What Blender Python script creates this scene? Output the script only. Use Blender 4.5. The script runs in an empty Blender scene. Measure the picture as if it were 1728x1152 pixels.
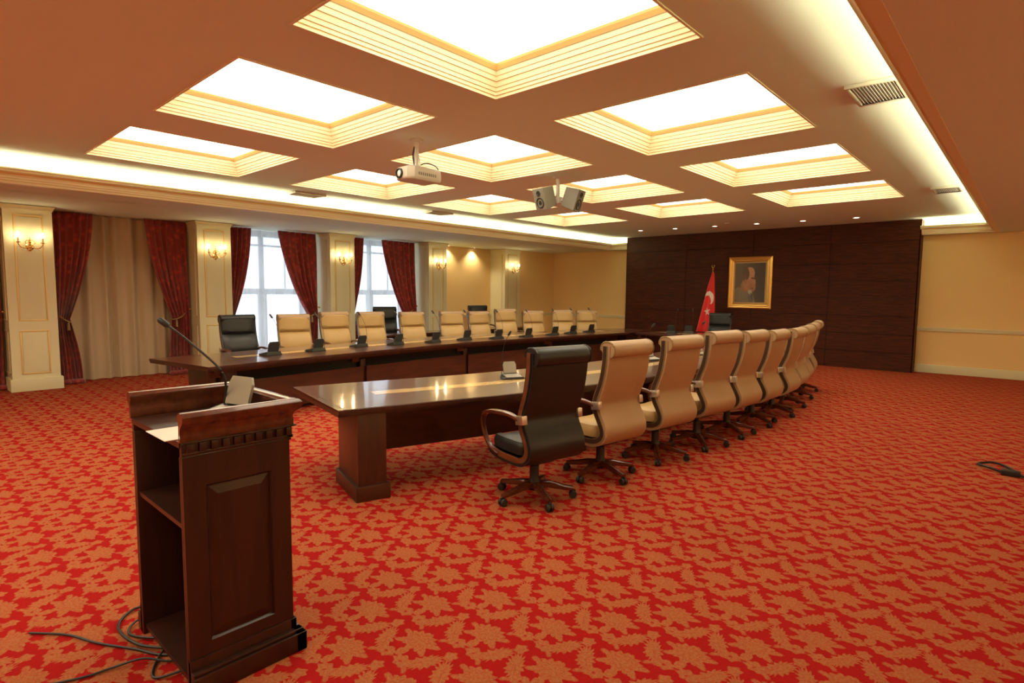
import bpy, bmesh, math, random
from mathutils import Vector, Matrix
C = bpy.context.scene.collection
SC = bpy.context.scene
PI = math.pi
random.seed(7)
# ------------------------------------------------------------------ camera, world, exposure
cd = bpy.data.cameras.new('camera'); cam = bpy.data.objects.new('camera', cd); C.objects.link(cam)
YAW, PITCH, ROLL, FPX = .735, .0854, .0097, 968.64
cd.sensor_width = 36; cd.sensor_fit = 'HORIZONTAL'; cd.lens = 36*FPX/1728; cd.clip_start = .05; cd.clip_end = 200
_f = Vector((-math.sin(YAW)*math.cos(PITCH), math.cos(YAW)*math.cos(PITCH), -math.sin(PITCH)))
_r = Vector((math.cos(YAW), math.sin(YAW), 0)); _u = _r.cross(_f)
_r2 = math.cos(ROLL)*_r+math.sin(ROLL)*_u; _u2 = -math.sin(ROLL)*_r+math.cos(ROLL)*_u
m = Matrix((_r2, _u2, -_f)).transposed().to_4x4(); m.translation = (0, 0, 1.65)
cam.matrix_world = m
SC.camera = cam
w = bpy.data.worlds.new('world'); SC.world = w; w.use_nodes = True
bg = w.node_tree.nodes['Background']; bg.inputs[0].default_value = (.74, .86, 1, 1); bg.inputs[1].default_value = 2.4
SC.view_settings.view_transform = 'Standard'; SC.view_settings.look = 'None'
SC.view_settings.exposure = .42; SC.view_settings.gamma = 1
SC.view_settings.use_curve_mapping = False
PANEL_E = 3.8; COVE_E = 34; WARM = (1, .90, .66)
ZC = 3.275; ZS = 2.95; ZL = 3.13
# ------------------------------------------------------------------ materials
MATS = {}
def N(nt, t, **k):
    n = nt.nodes.new(t)
    for a, b in k.items(): setattr(n, a, b)
    return n
def mat(name, col=(.8,.8,.8), rough=.5, metal=0, coat=0, emit=None, es=1, noise=0, nscale=30, bump=0, bscale=200, spec=.5, sheen=0):
    m = bpy.data.materials.new(name); m.use_nodes = True; nt = m.node_tree; p = nt.nodes['Principled BSDF']
    p.inputs['Base Color'].default_value = (*col, 1); p.inputs['Roughness'].default_value = rough
    p.inputs['Metallic'].default_value = metal; p.inputs['Coat Weight'].default_value = coat
    p.inputs['Coat Roughness'].default_value = .08
    p.inputs['Specular IOR Level'].default_value = spec
    if sheen: p.inputs['Sheen Weight'].default_value = sheen
    if emit:
        p.inputs['Emission Color'].default_value = (*emit, 1); p.inputs['Emission Strength'].default_value = es
    tc = N(nt, 'ShaderNodeTexCoord')
    if noise:
        n = N(nt, 'ShaderNodeTexNoise'); n.inputs['Scale'].default_value = nscale; n.inputs['Detail'].default_value = 4
        nt.links.new(tc.outputs['Object'], n.inputs['Vector'])
        r = N(nt, 'ShaderNodeMapRange'); r.inputs['To Min'].default_value = 1-noise; r.inputs['To Max'].default_value = 1+noise
        nt.links.new(n.outputs['Fac'], r.inputs['Value'])
        v = N(nt, 'ShaderNodeVectorMath', operation='SCALE'); v.inputs[0].default_value = col
        nt.links.new(r.outputs[0], v.inputs['Scale']); nt.links.new(v.outputs[0], p.inputs['Base Color'])
    if bump:
        n = N(nt, 'ShaderNodeTexNoise'); n.inputs['Scale'].default_value = bscale; n.inputs['Detail'].default_value = 3
        nt.links.new(tc.outputs['Object'], n.inputs['Vector'])
        b = N(nt, 'ShaderNodeBump'); b.inputs['Strength'].default_value = bump; b.inputs['Distance'].default_value = .002
        nt.links.new(n.outputs['Fac'], b.inputs['Height']); nt.links.new(b.outputs[0], p.inputs['Normal'])
    MATS[name] = m; return m
def wood(name, c1, c2, rough=.35, coat=.3, stretch=(1,1,8), scale=14):
    m = mat(name, c1, rough, 0, coat); nt = m.node_tree; p = nt.nodes['Principled BSDF']
    tc = nt.nodes['Texture Coordinate']
    mp = N(nt, 'ShaderNodeMapping'); mp.inputs['Scale'].default_value = tuple(scale/s for s in stretch)
    n = N(nt, 'ShaderNodeTexNoise'); n.inputs['Scale'].default_value = 1; n.inputs['Detail'].default_value = 6; n.inputs['Distortion'].default_value = .6
    nt.links.new(tc.outputs['Object'], mp.inputs[0]); nt.links.new(mp.outputs[0], n.inputs['Vector'])
    if name == 'veneer_wall': p.inputs['Specular IOR Level'].default_value = .22
    r = N(nt, 'ShaderNodeValToRGB'); r.color_ramp.elements[0].position = .38; r.color_ramp.elements[1].position = .62
    r.color_ramp.elements[0].color = (*c1, 1); r.color_ramp.elements[1].color = (*c2, 1)
    nt.links.new(n.outputs['Fac'], r.inputs[0]); nt.links.new(r.outputs[0], p.inputs['Base Color'])
    return m
mat('ceiling_paint', (.78, .88, .76), .9)
mat('cream_paint', (.76, .71, .46), .45, noise=.02)
mat('wallpaper', (.88, .63, .28), .7, noise=.04, nscale=60)
mat('coffer_cream', (.86, .78, .52), .5)
mat('gold_paint', (.84, .60, .24), .4, .25)
mat('diffuser', (.9, .9, .85), .6, emit=WARM, es=PANEL_E)
mat('cove_lamp', (.9, .9, .85), .6, emit=(1, .86, .60), es=COVE_E)
mat('bulb', (1, .95, .85), .4, emit=(1, .78, .45), es=65)
mat('downlight_glass', (1, 1, 1), .3, emit=(1, .82, .6), es=14)
wood('mahogany', (.036, .0095, .0045), (.060, .0155, .0075), .38, .25)
wood('mahogany_x', (.042, .0105, .005), (.070, .018, .008), .38, .25, (1, 8, 1))
wood('rim_wood', (.13, .035, .011), (.19, .055, .018), .3, .5, (3,1,1), 20)
wood('rim_dark', (.034, .012, .0055), (.050, .018, .008), .5, .15, (3,1,1), 20)
wood('arm_wood', (.085, .020, .009), (.13, .032, .013), .25, .6, (3,1,1), 20)
wood('table_top_wood', (.085, .028, .015), (.125, .040, .021), .30, .8, (1, 10, 1), 20)
wood('inlay_wood', (.62, .40, .16), (.72, .48, .22), .25, .8, (1, 8, 1), 20)
wood('veneer_wall', (.044, .0095, .0028), (.080, .018, .0052), .62, 0, (10, 1, 1), 30)
mat('shadow_gap', (.008, .006, .005), .8)
mat('leather_black', (.014, .014, .015), .38, spec=.45, bump=.25, bscale=350)
mat('leather_tan', (.50, .315, .12), .42, noise=.04, nscale=20, bump=.2, bscale=350)
mat('leather_back', (.42, .27, .155), .45, noise=.04, nscale=20, bump=.2, bscale=350)
mat('leather_welt', (.30, .19, .075), .45)
mat('satin_metal', (.62, .56, .52), .32, .9)
mat('black_plastic', (.018, .018, .018), .45)
mat('grey_plastic', (.34, .31, .26), .4, .3)
mat('dark_console', (.022, .024, .022), .4)
mat('white_plastic', (.62, .58, .50), .4)
mat('speaker_grey', (.21, .20, .155), .5)
mat('brass', (.85, .58, .22), .22, 1)
mat('white_metal', (.72, .70, .64), .4)
mat('crystal', (.95, .93, .88), .05, spec=.8)
mat('red_flag', (.70, .012, .012), .6, sheen=.2)
mat('white_flag', (.80, .72, .66), .6)
mat('gold_leaf', (.80, .47, .13), .3, .7, noise=.15, nscale=40)
mat('vent_paint', (.62, .58, .48), .5)
mat('vent_dark', (.22, .21, .18), .8)
mat('cable_black', (.012, .012, .012), .5)
mat('window_frame', (.10, .08, .07), .5)
wood('lectern_wood', (.024, .0065, .0032), (.040, .0105, .005), .38, .2)
# red patterned velvet
def velvet():
    m = mat('velvet', (.2, .02, .02), .7, sheen=.35); nt = m.node_tree; p = nt.nodes['Principled BSDF']; tc = nt.nodes['Texture Coordinate']
    n = N(nt, 'ShaderNodeTexVoronoi'); n.inputs['Scale'].default_value = 9
    nt.links.new(tc.outputs['Object'], n.inputs['Vector'])
    r = N(nt, 'ShaderNodeValToRGB'); r.color_ramp.elements[0].color = (.50, .045, .026, 1); r.color_ramp.elements[1].color = (.25, .018, .013, 1)
    r.color_ramp.elements[0].position = .12; r.color_ramp.elements[1].position = .45
    nt.links.new(n.outputs['Distance'], r.inputs[0]); nt.links.new(r.outputs[0], p.inputs['Base Color'])
velvet()
def sheer(name, col, tr, tl):
    m = bpy.data.materials.new(name); m.use_nodes = True; nt = m.node_tree; nt.nodes.clear()
    o = N(nt, 'ShaderNodeOutputMaterial'); a = N(nt, 'ShaderNodeBsdfTransparent'); b = N(nt, 'ShaderNodeBsdfTranslucent'); d = N(nt, 'ShaderNodeBsdfDiffuse')
    for q in (b, d): q.inputs['Color'].default_value = (*col, 1)
    x = N(nt, 'ShaderNodeMixShader'); x.inputs[0].default_value = tl; nt.links.new(d.outputs[0], x.inputs[1]); nt.links.new(b.outputs[0], x.inputs[2])
    y = N(nt, 'ShaderNodeMixShader'); y.inputs[0].default_value = tr; nt.links.new(x.outputs[0], y.inputs[1]); nt.links.new(a.outputs[0], y.inputs[2])
    nt.links.new(y.outputs[0], o.inputs[0]); MATS[name] = m
sheer('sheer_white', (.92, .90, .88), .32, .75)
sheer('sheer_beige', (.62, .48, .32), .02, .12)
def glass():
    m = bpy.data.materials.new('glass'); m.use_nodes = True; nt = m.node_tree; nt.nodes.clear()
    o = N(nt, 'ShaderNodeOutputMaterial'); a = N(nt, 'ShaderNodeBsdfTransparent'); g = N(nt, 'ShaderNodeBsdfGlossy'); g.inputs['Roughness'].default_value = .02
    a.inputs[0].default_value = (.93, .95, .95, 1)
    x = N(nt, 'ShaderNodeMixShader'); x.inputs[0].default_value = .06
    nt.links.new(a.outputs[0], x.inputs[1]); nt.links.new(g.outputs[0], x.inputs[2]); nt.links.new(x.outputs[0], o.inputs[0]); MATS['glass'] = m
glass()
# damask carpet: one motif built from petals, repeated on a half-drop lattice
def carpet():
    m = mat('carpet', (.5, .02, .01), .95, spec=.1); nt = m.node_tree; p = nt.nodes['Principled BSDF']; tc = nt.nodes['Texture Coordinate']
    L = nt.links.new
    g = bpy.data.node_groups.new('damask_motif', 'ShaderNodeTree')
    g.interface.new_socket('P', in_out='INPUT', socket_type='NodeSocketVector')
    g.interface.new_socket('F', in_out='OUTPUT', socket_type='NodeSocketFloat')
    gi = g.nodes.new('NodeGroupInput'); go = g.nodes.new('NodeGroupOutput'); GL = g.links.new
    def M(op, a, b=None, c=None):
        n = g.nodes.new('ShaderNodeMath'); n.operation = op
        for i, x in enumerate((a, b, c)):
            if x is None: continue
            if isinstance(x, (int, float)): n.inputs[i].default_value = x
            else: GL(x, n.inputs[i])
        return n.outputs[0]
    # fray the outline a little, then mirror about the motif's axis
    nz = g.nodes.new('ShaderNodeTexNoise'); nz.inputs['Scale'].default_value = 38; nz.inputs['Detail'].default_value = 2
    GL(gi.outputs[0], nz.inputs['Vector'])
    vs = g.nodes.new('ShaderNodeVectorMath'); vs.operation = 'MULTIPLY_ADD'; vs.inputs[1].default_value = (.022, .022, 0); 
    sb = g.nodes.new('ShaderNodeVectorMath'); sb.operation = 'SUBTRACT'; sb.inputs[1].default_value = (.5, .5, .5)
    GL(nz.outputs['Color'], sb.inputs[0]); GL(sb.outputs[0], vs.inputs[0]); GL(gi.outputs[0], vs.inputs[2])
    sp = g.nodes.new('ShaderNodeSeparateXYZ'); GL(vs.outputs[0], sp.inputs[0])
    X = M('ABSOLUTE', sp.outputs[0]); Y = sp.outputs[1]
    def rosette(cx, cy, r, amp, k, ph=0., sx=1., sy=1.):
        dx = M('DIVIDE', M('SUBTRACT', X, cx), sx); dy = M('DIVIDE', M('SUBTRACT', Y, cy), sy)
        rr = M('SQRT', M('ADD', M('MULTIPLY', dx, dx), M('MULTIPLY', dy, dy)))
        th = M('ARCTAN2', dy, dx)
        lim = M('MULTIPLY_ADD', M('COSINE', M('MULTIPLY_ADD', th, float(k), ph)), amp, r)
        return M('SUBTRACT', lim, rr)          # >0 inside
    def oval(cx, cy, a, b, rot):
        c, s = math.cos(rot), math.sin(rot)
        dx = M('SUBTRACT', X, cx); dy = M('SUBTRACT', Y, cy)
        u = M('DIVIDE', M('ADD', M('MULTIPLY', dx, c), M('MULTIPLY', dy, s)), a)
        v = M('DIVIDE', M('SUBTRACT', M('MULTIPLY', dy, c), M('MULTIPLY', dx, s)), b)
        return M('MULTIPLY', M('SUBTRACT', 1., M('SQRT', M('ADD', M('MULTIPLY', u, u), M('MULTIPLY', v, v)))), b)
    def frond(cx, cy, a, b, rot, k, amp):
        c, s = math.cos(rot), math.sin(rot)
        dx = M('SUBTRACT', X, cx); dy = M('SUBTRACT', Y, cy)
        u = M('DIVIDE', M('ADD', M('MULTIPLY', dx, c), M('MULTIPLY', dy, s)), a)
        v = M('DIVIDE', M('SUBTRACT', M('MULTIPLY', dy, c), M('MULTIPLY', dx, s)), b)
        th = M('ARCTAN2', v, u)
        return M('MULTIPLY', M('SUBTRACT', M('MULTIPLY_ADD', M('COSINE', M('MULTIPLY', th, float(k))), amp, 1.), M('SQRT', M('ADD', M('MULTIPLY', u, u), M('MULTIPLY', v, v)))), b)
    big = frond(0, .002, .080, .068, 0, 13, .12)
    acc = big
    for s in (oval(.095, .016, .022, .012, .2), oval(.074, -.048, .024, .014, -.5), frond(.056, -.146, .047, .032, -.15, 7, .14),
              frond(.140, -.085, .078, .036, 1.05, 17, .17), frond(0, -.240, .032, .026, 1.57, 5, .12), oval(.0, -.100, .022, .032, 0),
              oval(.105, -.175, .026, .008, -.6)):
        acc = M('MAXIMUM', acc, s)
    hole = M('MAXIMUM', oval(0, -.178, .024, .020, 0), M('MAXIMUM', oval(.056, -.150, .012, .007, .5), oval(.122, -.105, .045, .0032, 1.05)))
    veins = M('MULTIPLY', M('SUBTRACT', .004, M('ABSOLUTE', M('SUBTRACT', big, .024))), 1.)
    acc = M('MINIMUM', acc, M('MULTIPLY', hole, -1.))
    sm = g.nodes.new('ShaderNodeMapRange'); sm.interpolation_type = 'SMOOTHSTEP'
    sm.inputs['From Min'].default_value = -.0065; sm.inputs['From Max'].default_value = .0015; GL(acc, sm.inputs[0])
    vn = g.nodes.new('ShaderNodeMapRange'); vn.interpolation_type = 'SMOOTHSTEP'; vn.inputs['From Min'].default_value = -.002; vn.inputs['From Max'].default_value = .003; vn.inputs['To Max'].default_value = .28
    GL(veins, vn.inputs[0])
    GL(M('SUBTRACT', sm.outputs[0], vn.outputs[0]), go.inputs[0])
    cx, cy = .395, .522
    def cell(ox, oy):
        a = N(nt, 'ShaderNodeVectorMath', operation='SUBTRACT'); a.inputs[1].default_value = (ox-.5*cx, oy-cy*.76, 0); L(tc.outputs['Object'], a.inputs[0])
        f = N(nt, 'ShaderNodeVectorMath', operation='MODULO')
        d = N(nt, 'ShaderNodeVectorMath', operation='DIVIDE'); d.inputs[1].default_value = (cx, cy, 1); L(a.outputs[0], d.inputs[0])
        fr = N(nt, 'ShaderNodeVectorMath', operation='FRACTION'); L(d.outputs[0], fr.inputs[0])
        mu = N(nt, 'ShaderNodeVectorMath', operation='MULTIPLY_ADD'); mu.inputs[1].default_value = (cx, cy, 0); mu.inputs[2].default_value = (-.5*cx, -cy*.76, 0); L(fr.outputs[0], mu.inputs[0])
        gr = N(nt, 'ShaderNodeGroup'); gr.node_tree = g; L(mu.outputs[0], gr.inputs[0]); return gr.outputs[0]
    f1 = cell(-.67, 2.94); f2 = cell(-.67+cx/2, 2.94+cy/2)
    mx = N(nt, 'ShaderNodeMath', operation='MAXIMUM'); L(f1, mx.inputs[0]); L(f2, mx.inputs[1])
    fine = N(nt, 'ShaderNodeTexNoise'); fine.inputs['Scale'].default_value = 160; fine.inputs['Detail'].default_value = 2; L(tc.outputs['Object'], fine.inputs['Vector'])
    mr = N(nt, 'ShaderNodeMapRange'); mr.inputs['To Min'].default_value = .72; mr.inputs['To Max'].default_value = 1.28; L(fine.outputs['Fac'], mr.inputs[0])
    mix = N(nt, 'ShaderNodeMix', data_type='RGBA'); mix.inputs['A'].default_value = (.33, .007, .0065, 1); mix.inputs['B'].default_value = (.365, .122, .045, 1)
    vn2 = N(nt, 'ShaderNodeTexNoise'); vn2.inputs['Scale'].default_value = 75; vn2.inputs['Detail'].default_value = 1; L(tc.outputs['Object'], vn2.inputs['Vector'])
    vr = N(nt, 'ShaderNodeMapRange'); vr.inputs['From Min'].default_value = .42; vr.inputs['From Max'].default_value = .56; vr.inputs['To Min'].default_value = .66; vr.inputs['To Max'].default_value = 1; L(vn2.outputs['Fac'], vr.inputs[0])
    mm = N(nt, 'ShaderNodeMath', operation='MULTIPLY'); L(mx.outputs[0], mm.inputs[0]); L(vr.outputs[0], mm.inputs[1]); L(mm.outputs[0], mix.inputs['Factor'])
    sc = N(nt, 'ShaderNodeVectorMath', operation='SCALE'); L(mix.outputs['Result'], sc.inputs[0]); L(mr.outputs[0], sc.inputs['Scale'])
    L(sc.outputs[0], p.inputs['Base Color'])
    bp = N(nt, 'ShaderNodeBump'); bp.inputs['Strength'].default_value = .4; bp.inputs['Distance'].default_value = .004
    L(fine.outputs['Fac'], bp.inputs['Height']); L(bp.outputs[0], p.inputs['Normal'])
carpet()
# ------------------------------------------------------------------ mesh helpers
class MB:
    def __init__(s): s.v = []; s.f = []
    def add(s, vs, fs, M=None):
        o = len(s.v)
        s.v += [tuple(M @ Vector(p)) if M else tuple(p) for p in vs]
        s.f += [tuple(i+o for i in f) for f in fs]; return s
    def box(s, x0, x1, y0, y1, z0, z1, M=None, b=0):
        if b:
            bm = bmesh.new(); bmesh.ops.create_cube(bm, size=1)
            for v in bm.verts: v.co = ((x0+x1)/2+v.co.x*(x1-x0), (y0+y1)/2+v.co.y*(y1-y0), (z0+z1)/2+v.co.z*(z1-z0))
            bmesh.ops.bevel(bm, geom=bm.edges[:], offset=b, segments=2, affect='EDGES', profile=.6)
            bm.verts.index_update(); s.add([v.co[:] for v in bm.verts], [[v.index for v in f.verts] for f in bm.faces], M); bm.free(); return s
        return s.add([(x0,y0,z0),(x1,y0,z0),(x1,y1,z0),(x0,y1,z0),(x0,y0,z1),(x1,y0,z1),(x1,y1,z1),(x0,y1,z1)],
                     [(0,3,2,1),(4,5,6,7),(0,1,5,4),(1,2,6,5),(2,3,7,6),(3,0,4,7)], M)
    def prism(s, poly, z0, z1, M=None):
        n = len(poly)
        return s.add([(x,y,z0) for x,y in poly]+[(x,y,z1) for x,y in poly],
                     [tuple(range(n))[::-1], tuple(range(n,2*n))]+[(i,(i+1)%n,n+(i+1)%n,n+i) for i in range(n)], M)
    def lathe(s, prof, n=16, M=None, cap=True):
        vs = [(r*math.cos(2*PI*k/n), r*math.sin(2*PI*k/n), z) for r, z in prof for k in range(n)]
        fs = [(i*n+k, i*n+(k+1)%n, (i+1)*n+(k+1)%n, (i+1)*n+k) for i in range(len(prof)-1) for k in range(n)]
        if cap: fs += [tuple(range(n))[::-1], tuple(range((len(prof)-1)*n, len(prof)*n))]
        return s.add(vs, fs, M)
    def tube(s, pts, r, n=8, ref=None, rw=None, sq=1., M=None):
        # sweep; r = radius along ref-perpendicular, rw = radius along ref; sq<1 gives a squarer section
        pts = [Vector(p) for p in pts]; vs = []; m_ = len(pts)
        for i, p in enumerate(pts):
            t = (pts[min(i+1,m_-1)]-pts[max(i-1,0)]).normalized()
            rf = Vector(ref) if ref else (Vector((0,0,1)) if abs(t.z) < .9 else Vector((1,0,0)))
            b = (rf - t*rf.dot(t)).normalized(); a = t.cross(b)
            ri = r[i] if isinstance(r, (list, tuple)) else r
            wi = ri if rw is None else (rw[i] if isinstance(rw, (list, tuple)) else rw)
            for k in range(n):
                c_, s_ = math.cos(2*PI*(k+.5)/n), math.sin(2*PI*(k+.5)/n)
                c_ = math.copysign(abs(c_)**sq, c_); s_ = math.copysign(abs(s_)**sq, s_)
                vs.append(p + a*ri*c_ + b*wi*s_)
        fs = [(i*n+k, i*n+(k+1)%n, (i+1)*n+(k+1)%n, (i+1)*n+k) for i in range(m_-1) for k in range(n)]
        fs += [tuple(range(n))[::-1], tuple(range((m_-1)*n, m_*n))]
        return s.add(vs, fs, M)
    def grid(s, P, M=None):
        a, b = len(P), len(P[0])
        return s.add([p for r in P for p in r], [(i*b+j, (i+1)*b+j, (i+1)*b+j+1, i*b+j+1) for i in range(a-1) for j in range(b-1)], M)
    def ball(s, c, rx, ry=None, rz=None, n=12, M=None):
        ry = ry or rx; rz = rz or rx; h = n//2
        vs = [(c[0]+rx*math.sin(PI*i/h)*math.cos(2*PI*k/n), c[1]+ry*math.sin(PI*i/h)*math.sin(2*PI*k/n), c[2]+rz*math.cos(PI*i/h)) for i in range(h+1) for k in range(n)]
        return s.add(vs, [(i*n+k, (i+1)*n+k, (i+1)*n+(k+1)%n, i*n+(k+1)%n) for i in range(h) for k in range(n)], M)
    def build(s, name, mt, parent=None, smooth=True, solid=0, M=None):
        me = bpy.data.meshes.new(name); me.from_pydata(s.v, [], s.f)
        bm = bmesh.new(); bm.from_mesh(me); bmesh.ops.remove_doubles(bm, verts=bm.verts, dist=1e-6)
        bmesh.ops.dissolve_degenerate(bm, edges=bm.edges[:], dist=1e-7); bmesh.ops.recalc_face_normals(bm, faces=bm.faces); bm.to_mesh(me); bm.free()
        if smooth:
            for p in me.polygons: p.use_smooth = True
            me.set_sharp_from_angle(angle=math.radians(38))
        o = bpy.data.objects.new(name, me); C.objects.link(o)
        for q in (mt if isinstance(mt, (list, tuple)) else [mt]): me.materials.append(MATS[q])
        if parent: o.parent = parent
        if solid:
            d = o.modifiers.new('thick', 'SOLIDIFY'); d.thickness = solid; d.offset = 0
        return o
def tag(o, label=None, cat=None, group=None, kind=None):
    if label: o['label'] = label
    if cat: o['category'] = cat
    if group: o['group'] = group
    if kind: o['kind'] = kind
    return o
def thing(name, label, cat, loc=(0,0,0), rz=0, group=None, kind=None):
    o = bpy.data.objects.new(name, None); C.objects.link(o); o.location = loc; o.rotation_euler = (0,0,rz); o.empty_display_size = .1
    return tag(o, label, cat, group, kind)
KIDS = {}
def kids(o): return [c for c in bpy.data.objects if c.parent == o]
def dup(root, loc, rz, label=None, group=None):
    r = root.copy(); C.objects.link(r); r.location = loc; r.rotation_euler = (0,0,rz)
    if label: r['label'] = label
    if group: r['group'] = group
    for ch in kids(root):
        c = ch.copy(); C.objects.link(c); c.parent = r
        for g in kids(ch):
            d = g.copy(); C.objects.link(d); d.parent = c
    return r
def R(a): return math.radians(a)
def T(x, y, z): return Matrix.Translation((x, y, z))
def RZ(a): return Matrix.Rotation(a, 4, 'Z')
def RX(a): return Matrix.Rotation(a, 4, 'X')
def RY(a): return Matrix.Rotation(a, 4, 'Y')
def spline(pts, n=4):
    P = [Vector(p) for p in pts]; out = []
    for i in range(len(P)-1):
        a, b, c, d = P[max(i-1,0)], P[i], P[i+1], P[min(i+2,len(P)-1)]
        for k in range(n):
            t = k/n; out.append(.5*((2*b)+(c-a)*t+(2*a-5*b+4*c-d)*t*t+(3*b-a-3*c+d)*t**3))
    out.append(P[-1]); return out
def structure(o): o['kind'] = 'structure'; return o
# ------------------------------------------------------------------ room shell
YB, YW, XL, XR, YF = 15.25, 14.9, -12.8, 3.6, -5.0      # back wall, wood wall face, window wall, right wall, wall behind camera
fl = MB().add([(XL-.3,YF,0),(XR,YF,0),(XR,YB+.1,0),(XL-.3,YB+.1,0)], [(0,1,2,3)]).build('floor', 'carpet', smooth=False); structure(fl)
fl['label'] = 'red carpet with orange damask flowers'
CX = [(-3.466,-1.666), (-6.038,-4.238), (-8.61,-6.81)]
CY = [(-4.4,-2.6), (-1.85,-.05), (1.8,3.6), (4.39,6.19), (6.98,8.78), (9.57,11.37)]
xs = sorted({-10.3, .1}|{v for a in CX for v in a}); ys = sorted({YF, YB}|{v for a in CY for v in a})
b = MB()
for i in range(len(xs)-1):
    for j in range(len(ys)-1):
        if (xs[i], xs[i+1]) in CX and (ys[j], ys[j+1]) in CY: continue
        b.add([(xs[i],ys[j],ZC),(xs[i+1],ys[j],ZC),(xs[i+1],ys[j+1],ZC),(xs[i],ys[j+1],ZC)], [(0,3,2,1)])
structure(b.build('ceiling', 'ceiling_paint', smooth=False))
# dropped soffits round the raised ceiling, each with a lamp trough behind its lip
def soffit(x0, x1, y0, y1, name):
    return structure(MB().box(x0, x1, y0, y1, ZS, ZS+.03).build(name, 'ceiling_paint', smooth=False))
LX, RX_, BY = -9.45, -.78, 14.85
soffit(XL-.2, LX-.20, YF, YB, 'ceiling_soffit'); soffit(RX_+.20, XR, YF, YB, 'ceiling_soffit'); 
soffit(LX-.20, -8.95, BY+.2, YB, 'ceiling_soffit'); soffit(-1.86, RX_+.20, BY+.2, YB, 'ceiling_soffit')
soffit(LX-.20, RX_+.20, YF, YF+.6, 'ceiling_soffit')
# crown moulding profile: (inward offset from the lip, z) going from the lip down and back to the soffit
PR = [(0,ZL),(0,ZL-.020),(-.014,ZL-.022),(-.018,ZL-.048),(-.035,ZL-.060),(-.055,ZL-.080),(-.072,ZL-.102),(-.078,ZL-.122),(-.092,ZL-.124),(-.098,ZL-.148),(-.115,ZL-.152),(-.125,ZL-.180),(-.20,ZL-.182),(-.20,ZL-.16),(-.05,ZL-.012)]
def crown(path, name, gold=True):
    # path: [(x,y)] with inward normals interpolated by mitre; each profile point moved outward
    b = MB(); g = MB()
    rings = []
    for (x, y, nx, ny) in path: rings.append([(x+nx*o, y+ny*o, z) for o, z in PR])
    n = len(PR)
    for i in range(len(rings)-1):
        for k in range(n):
            q = [rings[i][k], rings[i+1][k], rings[i+1][(k+1)%n], rings[i][(k+1)%n]]
            (g if k in (1, 4, 7, 9) else b).add(q, [(0,1,2,3)])
    o = b.build(name, 'coffer_cream', smooth=False); structure(o); g.build('gilt_line', 'gold_paint', o, smooth=False)
    return o
crown([(LX,YF+.6,1,0),(LX,BY,1,-1),(-8.95,BY,0,-1)], 'trim_1')
crown([(-1.86,BY,0,-1),(RX_,BY,-1,-1),(RX_,YF+.6,-1,0)], 'trim_2')
# lamp strips in the troughs
for q, (x0,x1,y0,y1) in enumerate(((LX-.42,LX-.34,YF+.7,YB-.1),(RX_+.34,RX_+.42,YF+.7,YB-.1),(LX-.1,-8.97,YB-.14,YB-.08),(-1.84,RX_+.1,YB-.14,YB-.08))):
    o = MB().box(x0,x1,y0,y1,ZS+.04,ZS+.07).build('cove_light', 'cove_lamp', smooth=False)
    tag(o, ['long lamp strip hidden in the ceiling trough above the windows', 'long lamp strip hidden in the ceiling trough opposite the windows',
            'short lamp strip in the trough between window wall and wood wall', 'short lamp strip in the trough beyond the wood wall'][q], 'light', 'cove lamps')
# upper closure of troughs
b = MB(); b.box(-10.33,-10.3,YF,YB,ZS,ZC); b.box(.1,.13,YF,YB,ZS,ZC); b.box(-10.3,.1,YB-.02,YB,ZS,ZC); structure(b.build('trim_3', 'ceiling_paint', smooth=False))
# walls
structure(MB().box(XL-.3, XR, YB, YB+.1, 0, ZC+.3).build('wall_back', 'wallpaper', smooth=False))
structure(MB().box(XR, XR+.1, YF, YB, 0, ZC+.3).build('wall_right', 'wallpaper', smooth=False))
structure(MB().box(XL-.3, XR, YF-.1, YF, 0, ZC+.3).build('wall_front', 'wallpaper', smooth=False))
PY = [(1.37,1.98),(4.15,4.77),(6.94,7.57),(9.81,10.43),(12.76,13.43)]
PX = -11.84
BAY = [(-1.42,1.37),(1.98,4.15),(4.77,6.94),(7.57,9.81)]
b = MB()
edge = [YF]+[v for a, c in BAY for v in (a+.12, c-.12)]+[YB]
for k in range(0, len(edge), 2): b.box(XL-.25, XL, edge[k], edge[k+1], 0, ZS)
b.box(XL-.25, XL, YF, YB, ZS, ZS+.3)
structure(b.build('wall_left', 'cream_paint', smooth=False))
structure(MB().box(XL, -12.45, 10.43, 12.76, 0, ZS).build('wall_left_panel', 'wallpaper', smooth=False))
structure(MB().box(XL, -11.92, 13.43, YB, 0, ZS).build('wall_left_end', 'wallpaper', smooth=False))
# windows: frame, mullions, transom, panes
for k, (a, c) in enumerate(BAY):
    a += .12; c -= .12; mid = (a+c)/2
    f = MB(); x0, x1 = XL-.16, XL-.08
    f.box(x0,x1,a,a+.07,0,ZS); f.box(x0,x1,c-.07,c,0,ZS); f.box(x0,x1,a,c,ZS-.12,ZS); f.box(x0,x1,a,c,0,.12)
    f.box(x0,x1,mid-.09,mid+.09,0,1.55); f.box(x0,x1,mid-.045,mid+.045,1.55,ZS); f.box(x0,x1,a,c,1.55,1.68); f.box(x0,x1,a,c,2.62,2.66)
    for yy in (a+.42, c-.42): f.box(x0+.02,x1-.02,yy-.012,yy+.012,1.68,ZS)
    fr = structure(f.build('window_%d' % (k+1), 'window_frame', smooth=False))
    MB().box(XL-.13,XL-.12,a+.07,mid-.05,.12,ZS-.12).build('pane', 'glass', fr, smooth=False)
    MB().box(XL-.13,XL-.12,mid+.05,c-.07,.12,ZS-.12).build('pane', 'glass', fr, smooth=False)
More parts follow.
